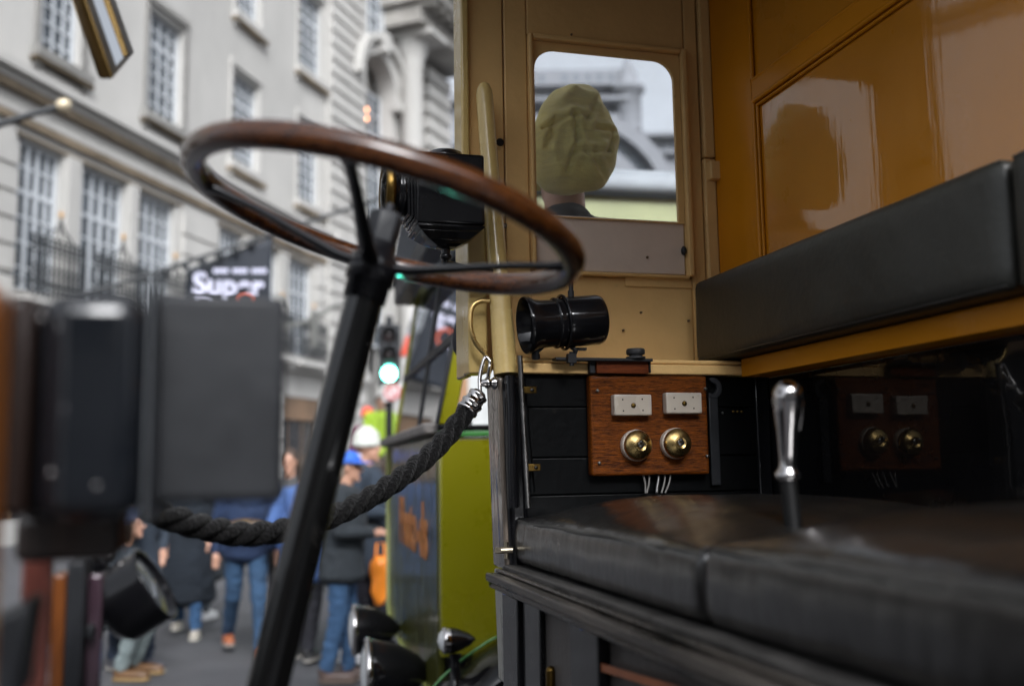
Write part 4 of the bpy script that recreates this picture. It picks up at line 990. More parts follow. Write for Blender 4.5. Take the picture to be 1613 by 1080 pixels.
# --- brass handle on the jamb
a = [on(q[0], q[1], 1, 1.965) for q in ((771, 474), (757, 474), (745, 482), (741, 500), (742, 520), (748, 538), (757, 550), (766, 560), (773, 575), (770, 586))]
m = MB(); m.tube(catmull(a, 6), .0052, 12); m.build('pull_handle', BRASS, VAN)

# ================================================================== people
def person(name_loc, heading, label, h=1.75, group=None, jacket=(.03, .03, .035), trouser=(.05, .09, .16), shoe=(.08, .05, .03), sole=(.3, .28, .25), hat=None, hatc=(.1, .1, .1), hair=(.04, .025, .015),
           stride=0.0, arms='down', coat=.82, z0=0.0, lean=0.0, skin=SKIN, crouch=False, fat=1.0, headturn=0.0):
    s = h/1.75
    M = Matrix.Translation(V((name_loc.x, name_loc.y, z0))) @ Matrix.Rotation(heading, 4, 'Z') @ Matrix.Scale(s, 4)
    rt_ = root('person', (name_loc.x, name_loc.y, z0), label, 'person', group)
    hipz = .50 if crouch else .92
    lx = lean
    def tp(x, y, z):       # upper body leans about the hip
        return V((x+(z-hipz)*lx, y, z))
    legs = []
    for sd, f in ((1, 1), (-1, -1)):
        hp = V((0, .09*sd, hipz))
        if crouch: kn = V((.36, .13*sd, .50)); an = V((.24, .12*sd, .10))
        else: kn = V((.10*stride*f+.03*abs(stride)+.01, .095*sd, .50)); an = V((.24*stride*f-.02-.06*abs(stride)*(f < 0), .10*sd, .09+(.05*abs(stride) if f < 0 else 0)))
        legs.append((hp, kn, an, V((an.x+.17, an.y*1.12, an.z-.055))))
    sh = 1.42-(.92-hipz)
    arm = []
    for sd in (1, -1):
        S = tp(0, .20*sd, sh)
        if arms == 'down': E, H = tp(-.03, .25*sd, sh-.28), tp(.05, .26*sd, sh-.54)
        elif arms == 'front': E, H = tp(.02, .26*sd, sh-.28), tp(.25, .12*sd, sh-.30)
        elif arms == 'pocket': E, H = tp(-.08, .29*sd, sh-.27), tp(.05, .21*sd, sh-.49)
        elif arms == 'up': E, H = tp(.12, .25*sd, sh-.22), tp(.27, .08*sd, sh+.02)
        else: E, H = tp(.10, .24*sd, sh-.26), tp(.33, .13*sd, sh-.38)
        arm.append((S, E, H))
    hd = tp(.02, 0, sh+.205)
    ct, st = math.cos(headturn), math.sin(headturn)
    def hv(x, y, z): return hd+V((x*ct-y*st, x*st+y*ct, z))
    b = MB()
    b.ellipsoid(hd+V((-.01*ct, -.01*st, .02)), (.098, .078, .105), 24, 16); b.ellipsoid(hv(.028, 0, -.045), (.062, .055, .07), 18, 12)
    b.capsule(hv(.085, 0, .012), hv(.108, 0, -.022), .010, .014, 10); b.ellipsoid(hv(.072, 0, -.095), (.022, .025, .018), 12, 8); b.capsule(hv(.078, .03, .035), hv(.078, -.03, .035), .012, .012, 8)
    b.capsule(hv(.080, .018, -.058), hv(.080, -.018, -.058), .008, .008, 8)
    for sd in (1, -1): b.ellipsoid(hv(-.005, .078*sd, -.005), (.018, .009, .03), 10, 8)
    b.capsule(tp(0, 0, sh+.01), hd+V((-.02, 0, -.05)), .062, .055, 16)
    b.capsule(tp(0, .10, sh-.04), tp(0, -.10, sh-.04), .085, .085, 14); b.capsule(tp(0, 0, sh-.12), tp(0, 0, hipz+.05), .135, .115, 18); b.ellipsoid(V((0, 0, hipz)), (.115, .15, .11), 18, 12)
    for (hp, kn, an, toe) in legs:
        b.capsule(hp, kn, .078, .052, 14); b.capsule(kn, an, .052, .036, 14); b.capsule(an+V((0, 0, -.04)), toe, .034, .026, 12)
    for sd, (S, E, H) in zip((1, -1), arm):
        b.capsule(S, E, .05, .038, 12); b.capsule(E, H, .038, .026, 12)
        d = (H-E).normalized(); sdv = V((0, 0, 1)).cross(d); sdv = sdv.normalized() if sdv.length > .2 else V((1, 0, 0)); nn = d.cross(sdv)
        P = H+d*.05; b.capsule(H+d*.01, P, .028, .030, 10)
        for k in range(4):
            f0 = P+d*.018+sdv*(.024-.016*k); L1 = (.040, .045, .042, .034)[k]; f1 = f0+d*L1-nn*.008; f2 = f1+d*L1*.6-nn*.018; b.capsule(f0, f1, .0085, .008, 6); b.capsule(f1, f2, .008, .0065, 6)
        t0 = H+d*.03+sdv*.024*(1 if sd > 0 else 1); b.capsule(t0, t0+d*.035+sdv*.022-nn*.008, .010, .008, 6)
    bo = remeshed(b, .009, 3).build('body', skin, rt_, M=M)
    e = MB()
    for sd in (1, -1):
        e = MB(); e.ellipsoid(hv(.082, .028*sd, .012), (.010, .012, .007), 10, 8); e.build('eye', BLKM, bo, M=M)
    e = MB(); e.capsule(hv(.0865, .02, -.058), hv(.0865, -.02, -.058), .0035, .0035, 6); e.build('mouth', mat('lips', (.30, .10, .08), .5), bo, M=M)
    # clothing follows the body, a centimetre or two proud of it
    j = MB()
    j.capsule(tp(0, .11, sh-.035), tp(0, -.11, sh-.035), .105*fat, .105*fat, 16); j.capsule(tp(0, 0, sh-.10), tp(0, 0, hipz+.02), .165*fat, .155*fat, 20); j.ellipsoid(tp(.01, 0, sh-.26), (.165*fat, .20*fat, .25), 20, 14)
    j.capsule(tp(-.012, 0, sh+.035), tp(-.008, 0, sh-.02), .078, .10, 14)
    if coat > 0:
        zb = coat-(.92-hipz) if crouch else coat
        for k in range(12):
            t = k/11; z = hipz+.05+(zb-hipz-.05)*t; j.ellipsoid(V((.0, 0, z)), (.155*fat+.05*t*(1-coat)*2, .19*fat+.06*t*(1-coat)*2, .09), 22, 10)
    for (S, E, H) in arm: j.capsule(S, E, .066, .056, 14); j.capsule(E, H-(H-E).normalized()*.02, .056, .043, 14)
    jm = remeshed(j, .014, 3)
    jm.v = [q+V((1, 1, .4))*(noise.noise(q*9)*.010+noise.noise(q*24)*.005) for q in jm.v]
    jn = jm.build('jacket', cloth('cloth_%02d%02d%02d' % tuple(int(c*99) for c in jacket), jacket), rt_, M=M)
    t_ = MB(); t_.ellipsoid(V((0, 0, hipz)), (.135*fat, .17*fat, .13), 18, 12)
    for (hp, kn, an, toe) in legs: t_.capsule(hp, kn, .098, .070, 14); t_.capsule(kn, an+V((0, 0, .01)), .070, .056, 14)
    tm = remeshed(t_, .014, 2); tm.v = [q+V((1, 1, 0))*(noise.noise(V((q.x*12, q.y*12, q.z*26)))*.012) for q in tm.v]
    tm.build('trousers', cloth('denim_%02d%02d%02d' % tuple(int(c*99) for c in trouser), trouser, .3), rt_, M=M)
    for (hp, kn, an, toe) in legs:
        q = MB(); zz = an.z-.055; q.ellipsoid(V((an.x+.09, an.y*1.08, zz+.005)), (.145, .050, .042), 20, 10, .75); q.ellipsoid(V((an.x-.005, an.y, zz+.05)), (.058, .045, .055), 16, 10)
        o = q.build('shoe', mat('shoe_%02d%02d%02d' % tuple(int(c*99) for c in shoe), shoe, .45, var=.25), rt_, M=M)
        q = MB(); q.ellipsoid(V((an.x+.09, an.y*1.08, zz-.022)), (.150, .053, .016), 20, 8, .6); q.build('sole', mat('sole_%02d%02d%02d' % tuple(int(c*99) for c in sole), sole, .7), o, M=M)
    if hat is None or hat in ('cap', 'hair_cap'):
        q = MB(); q.ellipsoid(hd+V((-.022*ct, -.022*st, .035)), (.104, .086, .104), 20, 14); q.ellipsoid(hd+V((-.05*ct, -.05*st, -.03)), (.062, .074, .075), 16, 10)
        hm = remeshed(q, .012, 2); hm.v = [p for p in hm.v]; hm.build('hair', mat('hair_%02d%02d%02d' % tuple(int(c*99) for c in hair), hair, .6, var=.4, vs=60, bump=.8, bs=80), rt_, M=M)
    hm_ = mat('hat_%02d%02d%02d' % tuple(int(c*99) for c in hatc), hatc, .75, var=.12, bump=.2)
    if hat == 'cap':
        q = MB(); q.lathe(hd+V((-.01, 0, .035)), (0, 0, 1), [(0, .108), (.03, .110), (.06, .100), (.085, .075), (.097, .03), (.099, 0)], 24)
        rotm = Matrix.Rotation(headturn, 3, 'Z')
        vs = []
        for k in range(13):
            a_ = -1.15+2.3*k/12
            for (r_, zz) in ((.100, .042), (.100+.085*max(0, math.cos(a_*1.25))+.01, .030)):
                p = V((r_*math.cos(a_), r_*math.sin(a_)*.9, zz)); vs.append(hd+rotm @ p)
        q.add(vs+[v+V((0, 0, .008)) for v in vs], [(2*k, 2*k+1, 2*k+3, 2*k+2) for k in range(12)]+[(26+2*k, 26+2*k+2, 26+2*k+3, 26+2*k+1) for k in range(12)]+[(2*k+1, 27+2*k, 29+2*k, 2*k+3) for k in range(12)], True)
        cp = q.build('cap', hm_, rt_, M=M)
        q = MB(); q.ellipsoid(hv(.088, 0, .085), (.02, .03, .022), 12, 8); q.build('cap_badge', TEXT_W, cp, M=M)
    elif hat == 'beanie':
        q = MB(); q.lathe(hd+V((-.012, 0, .005)), (0, 0, 1), [(0, .104), (.012, .112), (.035, .112), (.04, .106), (.08, .108), (.12, .088), (.15, .05), (.165, .02), (.166, 0)], 28)
        q.v = [p+V((1, 1, 0))*.0  for p in q.v]; q.build('beanie', hm_, rt_, M=M)
    elif hat == 'peaked':
        q = MB(); q.lathe(hd+V((-.01, 0, .03)), (0, 0, 1), [(0, .103), (.035, .105), (.045, .130), (.06, .132), (.08, .11), (.085, 0)], 28); q.build('flat_hat', hm_, rt_, M=M)
    return rt_

CROWD = 'people walking in the street behind the rope'
def G(px, dep): return ground(px, dep)
toC = lambda p: math.atan2(-p.y, -p.x)
p = G(390, 8.9); person(p, toC(p)+.12, 'walker in dark blue jeans and orange-brown shoes below the black lamp', 1.76, CROWD, jacket=(.018, .03, .065), trouser=(.030, .062, .115), shoe=(.33, .10, .04), sole=(.30, .27, .24), stride=1.1, arms='down', coat=.86)
pj = G(388, 8.72)
bg_ = root('satchel', pj+V((0, 0, 1.02)), 'small brown satchel carried at the waist of the walker in dark jeans', 'bag')
m = MB(); c = G(388, 8.66)+V((0, 0, 1.10)); m.ellipsoid(c, (.16, .07, .075), 20, 12, .8); m.build('pouch', mat('brown_satchel', (.09, .055, .03), .5, var=.3), bg_)
m = MB(); m.tube([c+V((-.13, 0, .05)), c+V((-.05, -.05, .055)), c+V((.05, -.05, .055)), c+V((.13, 0, .05))], .012, 8); m.build('clasp', BRASSD, bg_)
p = G(300, 10.0); person(p, toC(p)-.1, 'walker in long black coat with one pale shoe forward', 1.74, CROWD, jacket=(.014, .018, .024), trouser=(.04, .09, .18), shoe=(.42, .38, .32), sole=(.5, .48, .42), stride=.8, coat=.36, fat=1.12, arms='pocket')
p = G(327, 11.0); person(p, toC(p)+2.6, 'walker in white trainers just behind the long black coat', 1.70, CROWD, jacket=(.03, .035, .04), trouser=(.03, .035, .04), shoe=(.5, .5, .5), sole=(.55, .55, .55), stride=.5, coat=.5)
p = G(168, 8.0); person(p, -.35, 'crouching figure in dark clothes and tan boots beside the black canister lamp', 1.72, None, jacket=(.045, .055, .065), trouser=(.15, .18, .18), shoe=(.10, .05, .02), sole=(.24, .16, .07), arms='reach', crouch=True, coat=0, lean=.30)
p = G(218, 8.3); person(p, toC(p)+.5, 'standing figure in dark navy coat behind the canister lamp', 1.78, None, jacket=(.035, .045, .060), trouser=(.03, .04, .06), shoe=(.05, .05, .06), stride=.3, coat=.66, arms='pocket')
p = G(538, 7.75); person(p, -.28, 'man in blue baseball cap, dark jacket and blue jeans standing in profile', 1.72, None, jacket=(.028, .032, .038), trouser=(.042, .088, .17), shoe=(.085, .055, .045), sole=(.12, .09, .07), hat='cap', hatc=(.03, .13, .55), hair=(.25, .2, .16), arms='front', coat=.80, lean=.04, stride=.25, fat=1.08)
p = G(574, 8.5); person(p, -.5, 'tall man in white bobble hat behind the blue baseball cap', 1.90, None, jacket=(.03, .04, .055), trouser=(.03, .03, .04), shoe=(.6, .6, .6), sole=(.6, .6, .6), hat='beanie', hatc=(.52, .53, .48), arms='front', coat=.7, stride=.3)
p = G(455, 9.3); person(p, toC(p)-.2, 'fair faced onlooker in grey between the black lamp and the column', 1.78, None, jacket=(.06, .06, .06), trouser=(.03, .03, .035), shoe=(.03, .03, .03), hair=(.05, .03, .02), coat=.7)
p = G(482, 8.6); person(p, toC(p)+2.8, 'dark haired onlooker in bright blue jacket behind the steering column', 1.70, None, jacket=(.06, .11, .26), trouser=(.018, .018, .022), shoe=(.03, .03, .03), stride=.6, coat=.72, arms='pocket', fat=1.05)
p = G(592, 9.6); person(p, -2.9, 'onlooker in black coat holding an orange bag', 1.68, None, jacket=(.02, .022, .026), trouser=(.02, .02, .024), shoe=(.45, .42, .42), stride=.4, coat=.62, arms='down', fat=1.1)
og = root('orange_bag', G(598, 8.3)+V((0, 0, .55)), 'bright orange carrier bag hanging beside the man in the blue cap', 'bag')
c = G(598, 8.3); m = MB(); m.ellipsoid(c+V((0, 0, .68)), (.075, .06, .20), 20, 14, .7); m.v = [q+V((1, .6, 0))*noise.noise(q*11)*.04 for q in m.v]; m.build('bag_body', mat('orange_plastic', (.85, .25, .02), .45, var=.15), og)
m = MB(); m.tube([c+V((-.04, 0, .86)), c+V((-.03, 0, .98)), c+V((.03, 0, .98)), c+V((.04, 0, .86))], .01, 6); m.build('bag_handle', mat('orange_plastic', (.85, .25, .02)), og)
wb = root('paper_bag', G(573, 8.9), 'small white and red paper bag set down on the road beside the jeans', 'bag')
c = G(576, 8.9); m = MB(); m.box(c.x-.09, c.x+.09, c.y-.06, c.y+.06, .31, .62); m.box(c.x-.085, c.x+.085, c.y-.055, c.y+.055, .0, .305); m.build('bag_body', mat('white_paper', (.55, .52, .55), .7), wb, bev=.01)
m = MB(); m.box(c.x-.092, c.x-.02, c.y-.064, c.y-.0605, .36, .56); m.build('red_print', mat('red_print', (.5, .04, .04), .6), wb)

# rider in hi-vis up on a low flat cart beyond the lights
ct_ = root('flat_cart', G(598, 16), 'low flat wooden cart in the crowd beyond the traffic light', 'cart')
c = G(598, 16); m = MB(); m.box(c.x-.9, c.x+.9, c.y-1.2, c.y+1.2, .95, 1.05); m.build('deck', SHOP, ct_)
for (dx, dy) in ((-.8, -.8), (.8, -.8), (-.8, .8), (.8, .8)): wheel(c.x+dx, c.y+dy, .47, .47, ct_)
person(c, toC(c), 'distant steward in yellow-green high visibility jacket standing above the crowd', 1.70, None, jacket=(.42, .62, .06), trouser=(.02, .02, .03), hair=(.05, .03, .02), coat=.80, z0=1.05, fat=1.1)
c = G(577, 17); person(c, toC(c), 'distant person in a bright orange-red hat above the white bobble hat', 1.80, None, jacket=(.10, .02, .05), trouser=(.03, .03, .04), hat='beanie', hatc=(.75, .10, .05), coat=.7, z0=.8)
pl = MB(); pl.box(c.x-.8, c.x+.8, c.y-.6, c.y+.6, 0, .8); tag(pl.build('plinth', STONED, bev=.02), 'low stone plinth under the person in the orange-red hat', 'plinth')
for i, (px, dp, jc, hc, tn) in enumerate(((468, 14, (.05, .045, .04), (.03, .02, .02), 1.2), (498, 17, (.10, .09, .09), (.12, .07, .03), 2.0), (545, 13, (.02, .02, .025), (.03, .02, .015), .6), (612, 12.5, (.05, .05, .06), (.05, .04, .03), -.4))):
    p = G(px, dp); person(p, tn, ('far pedestrian in dark brown, leftmost behind the steering column', 'far pedestrian in pale grey behind the steering column', 'far pedestrian in black between the column and the blue cap', 'far pedestrian in dark grey in front of the olive van')[i], 1.7+.03*i, None, jacket=jc, hair=hc, coat=.6, stride=.6)

# ---- the person in the slouchy olive cap just outside the cab window
YC = 2.20
hp = on(908, 300, 1, YC)
hb = person(V((hp.x, 2.29, 0)), R(85), 'person with a slouchy olive-yellow cap seen from behind through the cab window', 1.58, None, jacket=(.035, .035, .04), trouser=(.05, .05, .05), hat='none', z0=.848, headturn=0, arms='front', coat=.8)
capc = on(904, 220, 1, YC); kx = (on(972, 219, 1, YC).x-on(836, 219, 1, YC).x)/2; kz = (on(907, 134, 1, YC).z-on(907, 306, 1, YC).z)/2
CR = [((850, 209), (892, 193), .0075), ((892, 193), (913, 197), .0075), ((927, 213), (973, 216), .0065), ((892, 199), (897, 232), .007), ((897, 232), (884, 276), .0055), ((894, 249), (925, 250), .0055), ((925, 250), (948, 246), .006), ((948, 246), (956, 220), .006), ((913, 252), (953, 290), .0055), ((866, 196), (853, 240), .005), ((938, 160), (912, 200), .0055)]
RG = [((874, 168), (893, 150), .007), ((893, 150), (925, 163), .009), ((925, 163), (936, 178), .006), ((860, 240), (870, 285), .005), ((930, 228), (938, 240), .004), ((915, 268), (930, 292), .004)]
m = MB(); nU, nV = 200, 60; vs = []; fs = []
SEGC = [(on(a[0], a[1], 1, YC), on(b[0], b[1], 1, YC), d) for a, b, d in CR]; SEGR = [(on(a[0], a[1], 1, YC), on(b[0], b[1], 1, YC), d) for a, b, d in RG]
def sd2(x, z, a, b):
    dx, dz = b.x-a.x, b.z-a.z; t = max(0, min(1, ((x-a.x)*dx+(z-a.z)*dz)/(dx*dx+dz*dz))); return math.hypot(x-a.x-dx*t, z-a.z-dz*t)
OUT = [(973, 214), (970, 245), (962, 276), (948, 296), (920, 302), (888, 307), (862, 302), (845, 285), (836, 250), (838, 215), (846, 186), (858, 160), (876, 142), (900, 134), (926, 136), (937, 143), (948, 166), (962, 192)]
OP = [on(a, b, 1, YC) for a, b in OUT]; cx0, cz0 = on(905, 222, 1, YC).x, on(905, 222, 1, YC).z
ang = sorted([(math.atan2(p.z-cz0, p.x-cx0), math.hypot(p.x-cx0, p.z-cz0)) for p in OP]); ang = [(ang[-1][0]-2*PI, ang[-1][1])]+ang+[(ang[0][0]+2*PI, ang[0][1])]
def rad(t):
    for (a0, q0_), (a1, q1_) in zip(ang, ang[1:]):
        if a0 <= t <= a1: k_ = (t-a0)/(a1-a0); k_ = k_*k_*(3-2*k_)*.5+k_*.5; return q0_+(q1_-q0_)*k_
    return ang[0][1]
DC = .060
for side_ in (-1, 1):
    for i in range(nV+1):
        ro = math.sin(PI/2*i/nV)
        for k in range(nU):
            t = -PI+2*PI*k/nU; q = rad(t)*(1+.012*noise.noise(V((math.cos(t)*3, math.sin(t)*3, 1.0)))); x, z = cx0+ro*q*math.cos(t), cz0+ro*q*math.sin(t)
            dd_ = DC*max(0, 1-ro**2.6)**.5; y = YC+side_*dd_; d = 0
            if side_ < 0:
                P = V((x, y, z)); edge = min(1, (1-ro)*7)
                for a, b, w_ in SEGC: u_q = sd2(x, z, a, b); d += w_*1.25*math.exp(-(u_q/.0062)**2)-w_*.85*math.exp(-((u_q-.014)/.010)**2)
                for a, b, w_ in SEGR: u_q = sd2(x, z, a, b); d -= w_*1.7*math.exp(-(u_q/.0115)**2)
                d += noise.noise(P*26)*.0035+noise.noise(P*11)*.007+noise.noise(V((P.x*50, 0, P.z*24)))*.0016
                d *= edge
            vs.append((x, y+d, z))
n1 = (nV+1)*nU
for sd_ in (0, 1):
    for i in range(nV):
        for k in range(nU):
            o0 = sd_*n1; fs.append((o0+i*nU+k, o0+i*nU+(k+1) % nU, o0+(i+1)*nU+(k+1) % nU, o0+(i+1)*nU+k))
m.add(vs, fs, True); cp = m.build('slouch_cap', CAPY, hb)
m = MB(); m.ellipsoid((capc.x-kx*.6, capc.y+.15, capc.z-.06), (.045, .07, .008), 16, 8, rot=Matrix.Rotation(.5, 3, 'Y')); m.build('cap_peak', mat('mustard_lining', (.50, .40, .08), .8), cp)

# ================================================================== olive van parked beyond
OV = root('olive_van', (2.4, 4.5, 0), 'olive green vintage van with orange lettering on its dark nose, parked beyond the cream van', 'van')
OX, OY0, OY1 = .70, 3.54, 5.58
bevel_box(OX+.005, 4.6, OY0, OY0+.05, .92, 1.690, 'side_panel', OLIVE, OV, .008)
bevel_box(OX+.0, 4.6, OY0-.012, OY0+.05, 1.692, 1.712, 'waist_rail', GREENT, OV, .004)
bevel_box(OX-.001, 4.6, OY0-.004, OY0+.05, 1.713, 1.735, 'waist_bead', BLKG, OV, .004)
bevel_box(OX+.005, 4.6, OY1-.05, OY1, .92, 1.70, 'side_panel', OLIVE, OV, .008)
bevel_box(OX+.06, 4.6, OY0+.06, OY1-.06, .85, .92, 'floor', BLKM, OV, .004)
bevel_box(OX, OX+.03, OY0+.052, OY1-.055, .76, 1.70, 'nose_panel', OLIVED, OV, .006)
m = MB(); m.tube([(OX-.006, OY1-.03, 1.70), (OX-.006, OY1-.03, .86), (OX-.006, OY1-.20, .76), (OX-.006, OY0+.3, .755)], .010, 8); m.build('nose_beading', mat('olive_bead', (.30, .33, .10), .35, coat=.5), OV)
bevel_box(OX-.05, OX+.12, OY0+.02, OY1-.02, 1.702, 1.745, 'scuttle_top', mat('dusty_scuttle', (.17, .155, .145), .7, var=.4, vs=20, bump=.4), OV, .01)
for i in range(5): bevel_box(OX+.125, OX+.16, OY0+.2+i*.35, OY0+.42+i*.35, 1.702, 1.76, 'vent', BLKM, OV, .004)
def lean_post(name, y, w_, m_, x0=OX+.02, x1=OX+.17, z0=1.70, z1=2.66):
    q = MB(); q.hexa([(x0, y-w_/2, z0), (x0+.06, y-w_/2, z0), (x0+.06, y+w_/2, z0), (x0, y+w_/2, z0), (x1, y-w_/2, z1), (x1+.06, y-w_/2, z1), (x1+.06, y+w_/2, z1), (x1, y+w_/2, z1)]); return q.build(name, m_, OV, bev=.006)
lean_post('front_pillar', OY0+.03, .07, OLIVE, OX+.0, OX+.19, 1.736); lean_post('front_pillar', OY1-.04, .07, OLIVE)
q = MB(); q.hexa([(OX-.012, OY0-.02, 1.738), (OX+.0, OY0-.02, 1.738), (OX, OY0+.0, 1.738), (OX-.012, OY0, 1.738), (OX+.178, OY0-.02, 2.66), (OX+.19, OY0-.02, 2.66), (OX+.19, OY0, 2.66), (OX+.178, OY0, 2.66)]); q.build('pillar_seal', BLKM, OV)
lean_post('windscreen_bar', (OY0+OY1)/2-.1, .05, BLKM)
q = MB(); q.box(OX+.075, OX+.105, OY0+.08, OY1-.08, 2.06, 2.09); q.build('windscreen_rail', BLKM, OV)
q = MB(); q.add([(OX+.03, OY0+.07, 1.71), (OX+.03, OY1-.08, 1.71), (OX+.175, OY1-.08, 2.63), (OX+.175, OY0+.07, 2.63)], [(0, 1, 2, 3)]); q.build('windscreen', GLASS, OV)
for x_ in (1.75, 2.4): bevel_box(x_, x_+.09, OY0+.003, OY0+.05, 1.737, 2.60, 'side_pillar', OLIVE, OV, .006)
bevel_box(2.5, 4.6, OY0+.001, OY0+.045, 1.737, 2.60, 'upper_side', PALEOL, OV, .004)
bevel_box(OX+.05, 2.5, OY0-.01, OY0+.05, 2.50, 2.61, 'roof_rail', PALEOL, OV, .01)
bevel_box(OX+.10, 4.6, OY1-.05, OY1, 2.50, 2.61, 'roof_rail', PALEOL, OV, .01)
q = MB(); n = 14; vs = []; fs = []
for x_ in (OX+.02, 4.65):
    for (dz) in (0, .05):
        for k in range(n+1): t = k/n; vs.append((x_, OY0-.05+(OY1-OY0+.1)*t, 2.612+.27*math.sin(PI*t)**.8+dz))
a_ = n+1
for k in range(n): fs += [(k, k+1, 2*a_+k+1, 2*a_+k), (a_+k, 3*a_+k, 3*a_+k+1, a_+k+1), (k, a_+k, a_+k+1, k+1), (2*a_+k, 2*a_+k+1, 3*a_+k+1, 3*a_+k)]
fs += [(0, 2*a_, 3*a_, a_), (n, a_+n, 3*a_+n, 2*a_+n)]
q.add(vs, fs, True); q.build('roof', CANVAS, OV)
q = MB(); q.box(OX+.03, OX+.12, OY0+.02, OY1-.02, 2.50, 2.61); q.build('header', BLKM, OV, bev=.01)
# lettering on the nose, read by someone standing in front of the van
Mt = Matrix(((0, 0, -1, OX-.001), (-1, 0, 0, OY0+1.42), (0, 1, 0, 1.235), (0, 0, 0, 1)))
text_mesh('nose_lettering', 'Photo-ds', .30, .002, Mt, TEXT_O, OV, .008, 1.0)
for (x_, y_) in ((1.30, OY0+.12), (1.30, OY1-.12), (3.8, OY0+.12), (3.8, OY1-.12)): wheel(x_, y_, .40, .40, OV)
# front wing: arched mudguard over the near wheel
q = MB(); N = 24; vs = []; fs = []
for k in range(N+1):
    t = R(18)+R(175)*k/N; rr_ = .60+.02*math.sin(t)
    for (dy, dr) in ((-.30, -.05), (-.26, -.01), (-.15, .015), (0, .02), (.10, .0)): vs.append((1.30+math.cos(t)*(rr_+dr)*1.25, OY0+.02+dy, .42+math.sin(t)*(rr_+dr)))
for k in range(N):
    for j_ in range(4): fs.append((k*5+j_, k*5+j_+1, (k+1)*5+j_+1, (k+1)*5+j_))
q.add(vs, fs, True); wg = q.build('wing', BLKG, OV); so_ = wg.modifiers.new('s', 'SOLIDIFY'); so_.thickness = .012
q = MB(); q.tube([(1.30+math.cos(R(18)+R(150)*k/20)*.80, OY0-.03, .43+math.sin(R(18)+R(150)*k/20)*.645) for k in range(21)], .005, 6); q.build('wing_beading', GREENT, OV)
def headlamp(c, r_, L, name='headlamp'):
    q = MB(); q.lathe(c, (1, 0, 0), [(0, r_), (.01, r_*1.0), (.03, r_*.98), (L*.5, r_*.82), (L*.8, r_*.5), (L, r_*.12), (L+.002, 0)], 32); o = q.build(name, BLKG, OV)
    q = MB(); q.lathe(c, (-1, 0, 0), [(-.012, r_*1.02), (0, r_*1.07), (.012, r_*1.04), (.014, r_*.94)], 32); q.build('chrome_rim', CHROME, o)
    q = MB(); q.lathe(c, (-1, 0, 0), [(.008, r_*.95), (.025, r_*.6), (.03, 0)], 28); q.build('lens', mat('headlamp_lens', (.55, .57, .58), .12, coat=1, var=.2), o)
    return o
h1_ = headlamp(on(557, 992, 1, 4.95)+V((-.08, 0, 0)), .115, .22); h2_ = headlamp(on(578, 1062, 1, 3.95)+V((-.02, 0, 0)), .13, .24)
sl_ = headlamp(on(706, 1008, 1, 3.42), .042, .10, 'wing_lamp')
q = MB(); c = on(720, 1020, 1, 3.42); q.lathe((c.x, c.y, c.z-.12), (0, 0, 1), [(0, .03), (.02, .018), (.08, .016), (.10, .022)], 14); q.build('lamp_stalk', BLKG, sl_)
q = MB(); a, b = on(570, 1010, 1, 4.95), on(605, 1075, 1, 3.95); q.tube([(a.x+.05, 5.4, .62), (a.x+.05, 3.6, .62)], .03, 10); q.tube([(a.x+.06, 4.95, .62), (a.x+.06, 4.95, a.z)], .02, 8); q.tube([(b.x+.05, 3.95, .62), (b.x+.05, 3.95, b.z)], .02, 8); q.build('lamp_bar', BLKG, OV)
bevel_box(.8, 4.4, 3.9, 4.0, .50, .62, 'chassis_rail', BLKM, OV, .01); bevel_box(.8, 4.4, 5.1, 5.2, .50, .62, 'chassis_rail', BLKM, OV, .01)

_c = V((OX, OY0, 0)); _m = Matrix.Rotation(R(-3.4), 3, 'Z')
OV.location = _c+_m @ (V((2.4, 4.5, 0))-_c); OV.rotation_euler = (0, 0, R(-3.4))

# ================================================================== traffic light
tl = root('traffic_light', G(617, 15), 'traffic light showing green with a white and red square sign beneath', 'traffic light')
c = on(613, 588, 1, G(613, 15).y); dv = (EYE-c); dv.z = 0; dv.normalize(); sv_ = V((-dv.y, dv.x, 0))
def tbox(mb, cx_, z0, z1, w_, d0, d1):
    o = V((c.x, c.y, 0))+sv_*cx_; mb.hexa([o+sv_*a_+dv*b__+V((0, 0, z)) for z in (z0, z1) for (a_, b__) in ((-w_/2, d0), (w_/2, d0), (w_/2, d1), (-w_/2, d1))])
q = MB(); q.tube([(c.x+sv_.x*.0-dv.x*.2, c.y-dv.y*.2, 0), (c.x-dv.x*.2, c.y-dv.y*.2, c.z+.9)], .06, 12); q.build('pole', BLKM, tl)
q = MB(); tbox(q, 0, c.z-.2, c.z+.76, .34, -.14, -.02); hs_ = q.build('signal_head', BLKM, tl, bev=.02)
GRN = mat('green_signal_lamp', (.02, .5, .4), .3, emit=(.12, 1.0, .72), es=30); OFFL = mat('unlit_signal_lens', (.03, .02, .02), .3)
for k, mt_ in ((0, GRN), (1, OFFL), (2, OFFL)):
    q = MB(); q.lathe(c+V((0, 0, .29*k))-dv*.015, dv, [(0, .105), (.02, .10), (.035, .06), (.04, 0)], 24); q.build('signal_lens', mt_, hs_)
    q = MB()
    for j_ in range(12):
        t0, t1 = R(-20+220*j_/12), R(-20+220*(j_+1)/12); P = lambda t, r_, d_: c+V((0, 0, .29*k))+sv_*math.cos(t)*r_+V((0, 0, math.sin(t)*r_))+dv*d_
        q.hexa([P(t0, .115, 0), P(t1, .115, 0), P(t1, .115, .18), P(t0, .115, .18), P(t0, .125, 0), P(t1, .125, 0), P(t1, .125, .18), P(t0, .125, .18)])
    q.build('visor', BLKM, hs_)
sz_ = on(606, 617, 1, c.y).z
q = MB(); tbox(q, .05, sz_-.14, sz_+.14, .30, -.05, -.02); sg_ = q.build('turn_sign', mat('sign_white', (.6, .58, .58), .5), tl, bev=.01)
